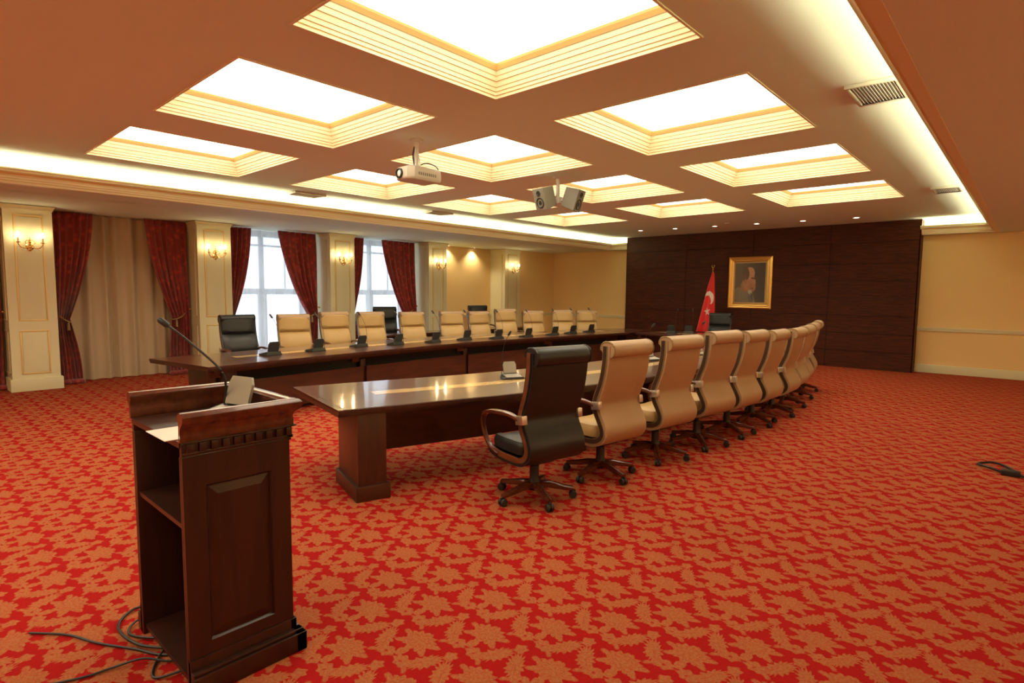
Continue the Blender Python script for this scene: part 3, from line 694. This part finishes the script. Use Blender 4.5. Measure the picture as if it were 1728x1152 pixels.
def chair(col, label, group):
    lt, lb_, wl = ('leather_black','leather_black','black_plastic') if col == 'black' else ('leather_tan','leather_back','leather_welt')
    t = thing('executive_chair', label, 'chair', (0,0,0), 0, group)
    n = len(PS)-1; W = .54
    ribbon(0, n, .004, .028, W, 8).build('back_shell', lb_, t)
    for s in (-1, 1):
        y = W/2-.014 if s > 0 else -W/2-.006
        ribbon(0, n, -.038, .002, .022, 1, y0=y).build('side_rim', 'rim_wood' if col == 'black' else 'rim_dark', t)
        wb = ribbon(0, n, .0, .008, .022, 1, y0=y); wb2 = ribbon(0, 32, -.042, -.034, .022, 1, y0=y); wb.v += []; o = len(wb.v); wb.f += [tuple(i+o for i in f) for f in wb2.f]; wb.v += wb2.v
        wb.build('welt', wl, t)
    # front cushion in two pads with a crease between headrest and back
    def th(i):
        z = PS[i][1]; base = -.088
        if PS[i][0] < 0 and z > .98: base = -.105 if z > 1.0 else -.06
        return base
    def pad(i0, i1, d):
        def f(i):
            s = (i-i0)/(i1-i0); e = min(s, 1-s)*2; return -.034-(d)*(1-(1-min(e*2.2,1))**2.2*.75)
        return ribbon(i0, i1, -.03, f, W-.03, 8, crown=.45)
    hd = pad(0, 7, .075); hd.build('head_cushion', lt, t)
    pad(7, 27, .062).build('back_cushion', lt, t)
    # rolled headrest falling over the back
    rb = MB(); rl = []
    sec = [(-.235,1.11),(-.205,1.16),(-.205,1.20),(-.235,1.232),(-.285,1.24),(-.335,1.225),(-.36,1.185),(-.358,1.14),(-.335,1.11),(-.305,1.105),(-.29,1.13)]
    sm = [(p.x, p.y) for p in spline([(x,z,0) for x,z in sec+[sec[0]]], 2)][:-1]
    for v_ in (-1,-.97,-.9,-.5,0,.5,.9,.97,1):
        k = 1 if abs(v_) < .92 else (.96 if abs(v_) < .99 else .86)
        rl.append([(-.28+(x+.28)*k, v_*(W/2-.008), 1.17+(z-1.17)*k) for x, z in sm])
    for i in range(len(rl)-1):
        for k in range(len(sm)): rb.add([rl[i][k], rl[i][(k+1)%len(sm)], rl[i+1][(k+1)%len(sm)], rl[i+1][k]], [(0,1,2,3)])
    rb.add(rl[0], [tuple(range(len(sm)))]); rb.add(rl[-1], [tuple(range(len(sm)))])
    rb.build('head_roll', lb_, t)
    # piped line round each end of the roll
    for s in (-1, 1): MB().tube([(x, s*(W/2-.009), z) for x, z in [( -.28+(a+.28)*.95, 1.17+(c-1.17)*.95) for a, c in sm[2:-3]]], .006, 6).build('piping', wl, t)
    # seat cushion
    b = MB(); rows_ = []
    for (z, k) in ((.385,.88),(.40,.98),(.44,1.0),(.475,.985),(.497,.93),(.505,.80)):
        rows_.append([(.06+.225*k*math.copysign(abs(math.cos(q))**.35, math.cos(q)), .243*k*math.copysign(abs(math.sin(q))**.35, math.sin(q)), z-(.02 if math.cos(q) > .6 and z > .45 else 0)) for q in [2*PI*h/32 for h in range(32)]])
    for i in range(len(rows_)-1):
        for k in range(32): b.add([rows_[i][k], rows_[i][(k+1)%32], rows_[i+1][(k+1)%32], rows_[i+1][k]], [(0,1,2,3)])
    b.add(rows_[0], [tuple(range(32))]); b.add(rows_[-1], [tuple(range(32))]); b.build('seat', lt, t)
    # loop armrests with metal clamp
    for s in (-1, 1):
        y = s*(W/2+.012)
        ap = spline([(-.165,y,.69),(-.06,y*1.03,.712),(.06,y*1.06,.712),(.18,y*1.06,.70),(.275,y*1.05,.665),(.31,y*1.03,.59),(.295,y*1.0,.50),(.25,y*.98,.43),(.19,y*.97,.385),(.12,y*.96,.362)], 4)
        k = len(ap)
        MB().tube(ap, [.013+.006*math.sin(PI*min(1,i/(k*.5))) for i in range(k)], 10, (0,1,0), [.020+.012*math.sin(PI*min(1,i/(k*.55))) for i in range(k)], .6).build('armrest', 'arm_wood', t)
        MB().box(-.045,.045,-.024,.024,-.034,.034, T(-.185, s*(W/2+.006), .69) @ RY(R(8)), .006).build('arm_clamp', 'satin_metal', t)
    MB().box(-.13,.11,-.10,.10,.30,.345,b=.012).build('tilt_mechanism', 'black_plastic', t)
    MB().tube([(.02,-.08,.325),(.02,-.25,.335)], .007, 6).build('lever', 'black_plastic', t)
    MB().lathe([(.05,.075),(.058,.10),(.045,.15),(.038,.17),(.038,.27),(.022,.275),(.020,.345)], 16).build('gas_column', 'black_plastic', t)
    leg = MB().tube([(.03,0,.115),(.12,0,.112),(.24,0,.088),(.315,0,.078)], [.028,.026,.020,.017], 8, (0,1,0), [.036,.033,.028,.026], .6)
    lm = leg.build('base_leg', 'arm_wood', t)
    cs = MB()
    for s in (-1, 1): cs.lathe([(.0,-.012),(.027,-.011),(.031,-.004),(.031,.004),(.027,.011),(0,.012)], 16, T(.315, s*.017, .031) @ RX(PI/2), cap=False)
    cs.box(.295,.335,-.006,.006,.03,.07); cm = cs.build('caster', 'black_plastic', t)
    for k in range(1, 5):
        for o_ in (lm, cm):
            c = o_.copy(); C.objects.link(c); c.parent = t; c.rotation_euler = (0,0,k*2*PI/5)
    lm.rotation_euler = cm.rotation_euler = (0,0,0)
    return t
BASE = ('base_leg', 'caster', 'gas_column')
def put(src, x, y, head, lift, label, group, spin=0, first=False):
    loc = (x, y, 0)
    if first: src.location = loc; src.rotation_euler = (0,0,head); src['label'] = label; src['group'] = group; t = src
    else: t = dup(src, loc, head, label, group)
    for c in kids(t):
        if not c.name.startswith(BASE): c.location.z = lift
        elif not c.name.startswith('gas'): c.rotation_euler = (0,0,c.rotation_euler.z+spin)
    return t
def ray(u, v):
    d = _r2*((u-864)/FPX)-_u2*((v-576)/FPX)+_f; return d
def place_top(u, v, y=None, x=None, head=0.):
    # chair centre and lift so that the middle of the rolled headrest stands where the sight line to it passes
    d = ray(u, v); s = (y/d.y) if y is not None else (x/d.x)
    p = d*s; z = 1.65+p.z
    cx = p.x+.27*math.cos(head); cy = p.y+.27*math.sin(head)
    return cx, cy, max(-.045, min(.045, z-1.238))
blk = chair('black', '', ''); tan = chair('tan', '', '')
g1 = 'chairs seen from behind along the near table'
row1 = [(942,584,3.42,168),(1058,574,4.30,172),(1150,566,5.18,171),(1220,558,5.93,171),(1271,557,6.70,176),(1311,556,7.50,179),(1344,553,8.3,182),(1361,549,9.1,185),(1371,545,9.9,188),(1379,541,10.7,191)]
ordn = ['','first','second','third','fourth','fifth','sixth','seventh','eighth','ninth']
for k, (u, v, y, h) in enumerate(row1):
    cx, cy, lf = place_top(u, v, y=y, head=R(h))
    lab = 'black leather swivel chair nearest the camera, seen from behind' if k == 0 else 'tan leather swivel chair seen from behind, %s after the black one in its row' % ordn[k]
    put(blk if k == 0 else tan, cx, cy, R(h), lf, lab, g1, spin=R(7*k+20), first=k < 2)
g2 = 'chairs facing the camera behind the window side table'
row2 = [(400,531,-9.45,-2),(495,530,-9.5,-12),(563.5,526,-9.5,-8),(625,526,-9.52,-12),(694.5,526,-9.55,-14),(761.5,525,-9.52,-22),(807,525,-9.52,-14),(852.5,521,-9.45,-26),(899,525,-9.25,-30),(949.5,523,-8.95,-42),(990,524,-8.7,-44)]
for k, (u, v, x, h) in enumerate(row2):
    cx, cy, lf = place_top(u, v, x=x, head=R(h))
    lab = 'black leather chair facing the camera at the near end of the window side table' if k == 0 else 'tan leather chair facing the camera, %s after the black one behind the window side table' % (ordn+['tenth'])[k]
    put(blk if k == 0 else tan, cx, cy, R(h), lf, lab, g2, spin=R(11*k))
cx, cy, lf = place_top(1215, 528, y=13.75, head=R(-85)); put(blk, cx, cy, R(-90), lf, 'black leather chair at the head table beside the flag', 'chairs along the wood wall')
cx, cy, lf = place_top(649, 518, x=-11.35, head=R(-30)); put(blk, cx, cy, R(-30), .045, 'black leather chair turned aside in front of the second bright window', 'chairs at the side desks')
cx, cy, lf = place_top(806, 517, x=-11.35, head=R(-20)); put(blk, cx, cy, R(-20), .045, 'black leather chair in front of the recessed cream wall', 'chairs at the side desks')
# ------------------------------------------------------------------ microphone consoles
def console(body, flapm, label, group):
    # user side is +X
    t = thing('microphone_console', label, 'microphone', (0,0,0), 0, group)
    b = MB(); b.prism([(-.07,-.09),(.06,-.105),(.075,-.095),(.075,.095),(.06,.105),(-.07,.09)], 0, .012); 
    b.add([(-.065,-.088,.012),(.07,-.095,.012),(.07,.095,.012),(-.065,.088,.012),(-.06,-.08,.042),(.068,-.088,.018),(.068,.088,.018),(-.06,.08,.042)], [(0,3,2,1),(4,5,6,7),(0,1,5,4),(1,2,6,5),(2,3,7,6),(3,0,4,7)])
    b.build('base', 'dark_console', t, smooth=False)
    MB().add([(-.03,-.07,.0375),(.06,-.078,.0205),(.06,.078,.0205),(-.03,.07,.0375),(-.03,-.07,.0355),(.06,-.078,.0185),(.06,.078,.0185),(-.03,.07,.0355)],[(0,1,2,3),(7,6,5,4),(0,4,5,1),(1,5,6,2),(2,6,7,3),(3,7,4,0)]).build('key_plate', body, t, smooth=False)
    Mx = T(-.045,0,.042) @ RY(R(-16))
    f = MB(); pts = [(-.062,0),(.062,0),(.064,.08),(.050,.108),(-.050,.108),(-.064,.08)]
    f.prism([(a, c) for a, c in pts], -.006, .006, Mx @ Matrix(((0,0,1,0),(1,0,0,0),(0,1,0,0),(0,0,0,1)))); f.build('screen_flap', flapm, t, smooth=False)
    gp = spline([(-.05,-.082,.035),(-.052,-.082,.10),(-.04,-.08,.22),(-.005,-.07,.33),(.05,-.06,.40)], 5)
    MB().tube(gp, .0022, 6).build('gooseneck', 'black_plastic', t)
    MB().tube([(.048,-.06,.397),(.055,-.06,.404),(.08,-.055,.43),(.09,-.053,.44)], [.006,.011,.011,.006], 8).build('microphone_head', 'black_plastic', t)
    return t
def at_z(u, v, z): d = ray(u, v); s = (z-1.65)/d.z; return d.x*s, d.y*s
con = [(457,596),(533,589.5),(606,582.5),(668,579),(731,575),(784,571),(838,569),(890,566.5),(934,563),(977,561.5),(1022,560)]
c0 = None; ordc = ['first','second','third','fourth','fifth','sixth','seventh','eighth','ninth','tenth','eleventh']
def nearest_angle(P, x, y):
    i = min(range(1, len(P)), key=lambda k: (P[k][0]-x)**2+(P[k][1]-y)**2); return math.atan2(P[i][1]-P[i-1][1], P[i][0]-P[i-1][0])
for k, (u, v) in enumerate(con):
    x, y = at_z(u, v+1, .76); x = min(x, -7.6-.0) ; a = nearest_angle(P2, x, y)+PI/2
    lab = 'black microphone console on the window side table, %s from the near end' % ordc[k]
    if c0 is None: c0 = console('dark_console', 'dark_console', lab, 'microphone consoles on the window side table'); c0.location = (x, y, .747); c0.rotation_euler = (0,0,a); c0.scale = (1.28,)*3
    else: dup(c0, (x, y, .747), a, lab)
for k, (x, y) in enumerate(((-6.15, 12.35), (-5.85, 12.55))):
    dup(c0, (x, y, .747), R(90)+k*.4, ['black microphone console on the head table, nearer the windows', 'black microphone console on the head table in front of the flag'][k], 'microphone consoles on the head table')
c1 = console('grey_plastic', 'grey_plastic', 'silver microphone console on the near table beside the black chair', 'microphone consoles on the near table')
x, y = at_z(864, 636, .76); c1.location = (x, y, .747); c1.rotation_euler = (0,0,R(-25)); c1.scale = (1.15,)*3
for (u, v, lab) in ((1100,606,'silver microphone console glimpsed between the first two tan chairs'),(1184,597,'silver microphone console glimpsed past the second tan chair')):
    x, y = at_z(u, v, .76); d = dup(c1, (x, y, .747), R(-20), lab)
# ------------------------------------------------------------------ flag and portrait
t = thing('flag', 'red national flag with white crescent and star, furled on a brass pole', 'flag', (-6.14, 14.35, 0))
MB().lathe([(.16,0),(.16,.02),(.12,.035),(.04,.05),(.025,.09)], 24).build('stand', 'brass', t)
MB().tube([(0,0,.05),(.05,0,2.24)], .014, 10).build('pole', 'brass', t)
fb = MB().lathe([(.016,0),(.028,.02),(.014,.04),(.02,.07),(.0,.09)], 12, T(.05,0,2.23), cap=False); fb.tube([(.05+.035*math.cos(a), 0, 2.36+.035*math.sin(a)) for a in [R(q) for q in range(-250,70,20)]], .006, 6); fb.build('finial', 'brass', t)
def fp(u, s):   # u across 0..1, s down 0..1
    z = 2.20-1.52*s; wd = .05+.44*s**.85; fold = math.sin(u*PI*4+.6*s)*(.012+.022*s)
    return (.05*z/2.24+.03+ (u-.62)*wd - .05*s, -.035-.02*s - fold - .03*math.sin(u*PI), z)
MB().grid([[fp(j/40, i/40) for j in range(41)] for i in range(41)]).build('cloth', 'red_flag', t, solid=.004)
def emblem(cond, name):
    b = MB(); nn = 120
    for i in range(nn):
        for j in range(nn):
            u, s = (j+.5)/nn, (i+.5)/nn
            if cond(u, s):
                q = [fp(j/nn, i/nn), fp((j+1)/nn, i/nn), fp((j+1)/nn, (i+1)/nn), fp(j/nn, (i+1)/nn)]
                b.add([(x, y-.007, z) for x, y, z in q], [(0,1,2,3)])
    b.build(name, 'white_flag', t, smooth=False)
def plane(u, s): wd = .05+.44*s**.85; return (u-.62)*wd, -1.52*s
def crescent(u, s):
    x, y = plane(u, s); cx, cy = -.045, -.66
    return ((x-cx)/.115)**2+((y-cy)/.19)**2 < 1 and ((x-cx+.035)/.10)**2+((y-cy+.075)/.155)**2 > 1 and y > -.80
def star(u, s):
    x, y = plane(u, s); dx, dy = (x+.055)/.85, y+.99; r = math.hypot(dx, dy); a = (math.atan2(dx, dy)+.2) % (2*PI/5); a = min(a, 2*PI/5-a)
    # edge of a five pointed star between its point (R) and notch (.382 R)
    Ro, Ri = .115, .044; px, py = Ri*math.cos(PI/5), Ri*math.sin(PI/5); ex, ey = px-Ro, py; qx, qy = r*math.cos(a)-Ro, r*math.sin(a)
    return ex*qy-ey*qx > 0 and r < Ro
emblem(crescent, 'crescent'); emblem(star, 'star')
# portrait: gilded frame, painted canvas
t = thing('framed_portrait', 'gold framed painting of a man in a grey coat on the wood wall', 'painting', (-5.35, YW-.001, 1.95))
hw, hh = .54, .655
pf = [(0,0),(.0,-.035),(.03,-.06),(.055,-.055),(.075,-.035),(.10,-.032),(.125,-.018),(.13,-.008)]
b = MB()
for i in range(len(pf)-1):
    A = [(-hw+pf[i][0],pf[i][1],-hh+pf[i][0]),(hw-pf[i][0],pf[i][1],-hh+pf[i][0]),(hw-pf[i][0],pf[i][1],hh-pf[i][0]),(-hw+pf[i][0],pf[i][1],hh-pf[i][0])]
    j = i+1; B_ = [(-hw+pf[j][0],pf[j][1],-hh+pf[j][0]),(hw-pf[j][0],pf[j][1],-hh+pf[j][0]),(hw-pf[j][0],pf[j][1],hh-pf[j][0]),(-hw+pf[j][0],pf[j][1],hh-pf[j][0])]
    for k in range(4): b.add([A[k],A[(k+1)%4],B_[(k+1)%4],B_[k]], [(0,1,2,3)])
b.build('frame', 'gold_leaf', t, smooth=False)
MB().box(-hw+.12,-hw+.165,-.012,-.006,-hh+.12,hh-.12).box(hw-.165,hw-.12,-.012,-.006,-hh+.12,hh-.12).box(-hw+.165,hw-.165,-.012,-.006,hh-.16,hh-.12).box(-hw+.165,hw-.165,-.012,-.006,-hh+.12,-hh+.16).build('inner_mount', 'leather_tan', t, smooth=False)
me = bpy.data.meshes.new('canvas'); NX, NZ = 56, 74; vs = []; 
for i in range(NZ+1):
    for j in range(NX+1): vs.append((-.375+.75*j/NX, -.009, -.495+.99*i/NZ))
me.from_pydata(vs, [], [(i*(NX+1)+j, i*(NX+1)+j+1, (i+1)*(NX+1)+j+1, (i+1)*(NX+1)+j) for i in range(NZ) for j in range(NX)])
ca = me.color_attributes.new('paint', 'FLOAT_COLOR', 'POINT')
def blob(x, y, cx, cy, rx, ry, rot=0, soft=.18):
    c, s = math.cos(rot), math.sin(rot); dx, dy = x-cx, y-cy; u = (dx*c+dy*s)/rx; v_ = (dy*c-dx*s)/ry; r = math.hypot(u, v_); q = max(0, min(1, (1-r)/soft+.5)); return q*q*(3-2*q)
def mixc(a, b_, f): return tuple(a[k]+(b_[k]-a[k])*f for k in range(3))
rnd = random.Random(3)
for idx, (x, _, z) in enumerate(vs):
    X, Z = x/.375/1.12+.03, (z+.03)/.495/1.12      # -1..1
    c = mixc((.115,.085,.05), (.05,.036,.028), max(0, min(1, .5+.6*X)))
    for (cx, cy, rx, ry, ro, col) in ((-.55,-.78,.62,.55,-.35,(.15,.125,.085)), (-.15,-.85,.50,.62,.5,(.16,.13,.09)), (-.62,-.45,.30,.30,0,(.17,.14,.09)),
            (-.30,-.12,.20,.26,.3,(.26,.12,.06)), (-.05,.18,.34,.50,-.12,(.33,.155,.08)), (.02,.48,.28,.28,0,(.40,.21,.12)), (.16,-.15,.22,.20,0,(.30,.13,.065)), (.30,.10,.07,.13,.3,(.36,.17,.09)),
            (-.22,.48,.20,.30,.2,(.09,.055,.032)), (-.28,.30,.12,.20,0,(.12,.06,.03)), (-.25,.12,.07,.11,0,(.28,.12,.06)), (.20,.26,.13,.035,-.1,(.07,.035,.02)), (.17,-.20,.09,.025,0,(.13,.05,.03)),
            (.06,-.38,.14,.10,-.6,(.34,.30,.24)), (.16,-.58,.045,.20,.25,(.05,.045,.04)), (.08,-.72,.10,.30,.35,(.12,.10,.07))):
        c = mixc(c, col, blob(X, Z, cx, cy, rx, ry, ro))
    n_ = 1+rnd.uniform(-.12, .12); n_ *= 1.35; ca.data[idx].color = (c[0]*n_, c[1]*n_, c[2]*n_, 1)
pm = mat('oil_paint', (.2,.15,.1), .5); nt = pm.node_tree; va = N(nt, 'ShaderNodeVertexColor'); va.layer_name = 'paint'; nt.links.new(va.outputs[0], nt.nodes['Principled BSDF'].inputs['Base Color'])
me.materials.append(pm); cv = bpy.data.objects.new('canvas', me); C.objects.link(cv); cv.parent = t
# ------------------------------------------------------------------ lectern
LXc, LYc = -2.765, .99
t = thing('lectern', 'tall dark wooden lectern with raised side panel and open back', 'lectern', (LXc, LYc, 0), R(0))
hx, hy = .30, .22      # half body
H = .985
for s in (-1, 1):
    sp = MB().box(s*hx-.011, s*hx+.011, -hy, hy, 0, H, b=.003).build('side_panel', 'lectern_wood', t)
    # framed raised panel on the outer face
    x = s*(hx+.011)
    g = MB()
    def quadring(a, c, z0, z1, e0, e1, d0, d1):
        A = [(x+s*e0, -a, z0), (x+s*e0, a, z0), (x+s*e0, a, z1), (x+s*e0, -a, z1)]
        B_ = [(x+s*e1, -c, z0+d0), (x+s*e1, c, z0+d0), (x+s*e1, c, z1-d1), (x+s*e1, -c, z1-d1)]
        for k in range(4): g.add([A[k],A[(k+1)%4],B_[(k+1)%4],B_[k]], [(0,1,2,3)])
    aw = .135
    # stiles and rails stand proud of the panel
    fr = MB(); fr.box(min(x,x+s*.016),max(x,x+s*.016),-hy,-aw,.0,H); fr.box(min(x,x+s*.016),max(x,x+s*.016),aw,hy,.0,H); fr.box(min(x,x+s*.016),max(x,x+s*.016),-aw,aw,.86,H); fr.box(min(x,x+s*.016),max(x,x+s*.016),-aw,aw,0,.20)
    fr.build('panel_frame', 'lectern_wood', t, smooth=False)
    quadring(aw, aw-.008, .20, .86, .016, .004, .008, .008); quadring(aw-.008, aw-.012, .208, .852, .004, .004, .004, .004); quadring(aw-.012, aw-.045, .212, .848, .004, .013, .035, .035)
    zz0, zz1 = .247, .813; g.add([(x+s*.013,-(aw-.045),zz0),(x+s*.013,aw-.045,zz0),(x+s*.013,aw-.045,zz1),(x+s*.013,-(aw-.045),zz1)], [(0,1,2,3)])
    g.build('raised_panel', 'lectern_wood', t, smooth=False)
MB().box(-hx, hx, hy-.02, hy, 0, H).build('front_panel', 'lectern_wood', t, smooth=False)
MB().box(-hx, hx, -hy+.01, hy-.02, .68, .70).build('shelf', 'lectern_wood', t, smooth=False)
MB().box(-hx, hx, -hy+.01, hy-.02, .03, .05).build('shelf', 'lectern_wood', t, smooth=False)
dk = MB(); dk.box(-hx-.012, hx+.012, -hy-.004, hy+.01, 1.025, 1.05); dk.build('desk_top', 'lectern_wood', t, smooth=False)
# plinth
def ringbox(b, x0, x1, y0, y1, wd, z0, z1, open_back=True):
    b.box(x0, x0+wd, y0, y1, z0, z1, b=.004); b.box(x1-wd, x1, y0, y1, z0, z1, b=.004); b.box(x0, x1, y1-wd, y1, z0, z1, b=.004)
p = MB(); ringbox(p, -hx-.035, hx+.035, -hy, hy+.012, .03, 0, .145); ringbox(p, -hx-.075, hx+.075, -hy-.0, hy+.04, .05, 0, .085); ringbox(p, -hx-.062, hx+.062, -hy-.0, hy+.03, .04, .085, .10); p.build('plinth', 'lectern_wood', t)
# cornice with dentils
p = MB()
for (z0, z1, e) in ((.965,.977,.006),(.977,.990,.012),(.990,1.005,.018),(1.042,1.05,.030)): ringbox(p, -hx-.011-e, hx+.011+e, -hy, hy+e, .03, z0, z1)
ringbox(p, -hx-.024, hx+.024, -hy, hy+.012, .025, 1.0, 1.045); p.build('cornice', 'lectern_wood', t)
dn0 = None
pos = [(s*(hx+.028), -hy+.03+i*.045, 0) for s in (-1,1) for i in range(10)]+[(-hx+.03+i*.045, hy+.018, 1) for i in range(13)]
for (x, y, fr_) in pos:
    if dn0 is None: dn0 = MB().box(-.012,.012,-.013,.013,-.018,.018,b=.002).build('dentil', 'lectern_wood', t); o = dn0
    else: o = dn0.copy(); C.objects.link(o); o.parent = t
    o.location = (x, y, 1.023)
    if fr_: o.rotation_euler = (0,0,PI/2)
# rail round three sides, ogee section; open at the speaker's side
rx, ry = hx+.028, hy+.014
sec = [(-.010,1.048),(.004,1.05),(.006,1.075),(.003,1.092),(.010,1.108),(.026,1.122),(.036,1.138),(.036,1.152),(.026,1.164),(.008,1.170),(-.010,1.166),(-.020,1.154),(-.020,1.138),(-.010,1.12),(-.012,1.09),(-.016,1.06)]
def rail_seg(A, B_, nA, nB):
    b = MB(); a = [(A[0]+nA[0]*o, A[1]+nA[1]*o, z) for o, z in sec]; c = [(B_[0]+nB[0]*o, B_[1]+nB[1]*o, z) for o, z in sec]; n = len(sec)
    for k in range(n): b.add([a[k],a[(k+1)%n],c[(k+1)%n],c[k]], [(0,1,2,3)])
    b.add(a, [tuple(range(n))]); b.add(c, [tuple(range(n))]); b.build('rail', 'arm_wood', t)
rail_seg((-rx,-hy-.006), (-rx,ry), (-1,0), (-1,1)); rail_seg((-rx,ry), (rx,ry), (-1,1), (1,1)); rail_seg((rx,ry), (rx,-hy-.006), (1,1), (1,0))
pp = MB().box(-.10,.14,-.13,.06,0,.003).build('paper_sheet', 'white_flag', smooth=False); pp.location = (LXc+.13, LYc-.13, 1.0505); pp.rotation_euler = (0,0,R(0)); tag(pp, 'pale sheet lying on the lectern desk', 'paper')
# lectern console
t = thing('microphone_console', 'silver gooseneck microphone console standing on the lectern', 'microphone', (LXc-.005, LYc+.085, 1.051), R(-74))
c1k = {c.name.split('.')[0]: c for c in kids(c1)}
for nm in ('base','key_plate','screen_flap'):
    c = c1k[nm].copy(); C.objects.link(c); c.parent = t; c.scale = (1.25, 1.25, 1.25)
bpy.context.view_layer.update()
Wt = Matrix.Translation(t.location) @ RZ(t.rotation_euler.z); Wi = Wt.inverted()
p0 = Wt @ Vector((-.062,-.10,.04))
def on_ray(u, v, y): d_ = ray(u, v); return Vector((d_.x*y/d_.y, y, 1.65+d_.z*y/d_.y))
gp = [Wi @ q for q in spline([p0, on_ray(381,648,p0.y-.005), on_ray(372,624,p0.y-.03), on_ray(345,598,p0.y-.08), on_ray(310,569,p0.y-.14), on_ray(283,549,p0.y-.19)], 5)]
MB().tube(gp, .0055, 8).build('gooseneck', 'black_plastic', t)
DD = (gp[-1]-gp[-3]).normalized()
MB().tube([gp[-1]-DD*.008, gp[-1]+DD*.004, gp[-1]+DD*.042, gp[-1]+DD*.052], [.007,.015,.015,.008], 10).build('microphone_head', 'black_plastic', t)
# ------------------------------------------------------------------ cables
cb = [[(-2.75,1.05,.02),(-2.8,.86,.012),(-3.0,.82,.008),(-3.2,.90,.03),(-3.32,.80,.012),(-3.2,.70,.008),(-2.95,.72,.02),(-2.8,.84,.012),(-2.72,.95,.01)],
      [(-2.7,1.0,.015),(-2.78,.80,.008),(-2.95,.70,.008),(-3.12,.60,.008),(-3.3,.52,.008),(-3.45,.40,.008)],
      [(-2.72,.98,.02),(-2.72,.80,.01),(-2.80,.70,.03),(-2.86,.60,.01),(-2.88,.50,.008),(-2.95,.35,.008)],
      [(-2.85,1.0,.02),(-2.92,.82,.02),(-3.1,.72,.008),(-3.18,.80,.02),(-3.05,.92,.008),(-2.9,.86,.02),(-2.8,.76,.01),(-2.66,.70,.008),(-2.6,.82,.02)]]
cl = ['looped black cable spilling out of the lectern', 'black cable running straight from the lectern across the carpet', 'black cable curving forward from the lectern foot', 'tangled black cable at the lectern foot']
for k, p in enumerate(cb):
    o = MB().tube(spline(p, 8), .0055 if k else .0065, 6).build('cable', 'cable_black'); tag(o, cl[k], 'cable', 'cables at the lectern')
o = MB().tube(spline([(-.10,7.0,.012),(-.22,7.05,.03),(-.30,7.2,.012),(-.18,7.28,.03),(-.05,7.2,.012),(-.02,7.0,.03),(.08,6.9,.012)],6), .012, 6); o.box(-.12,.02,6.93,7.02,0,.05,b=.01)
tag(o.build('cable', 'cable_black'), 'short dark cable end and socket lying on the empty carpet', 'cable')
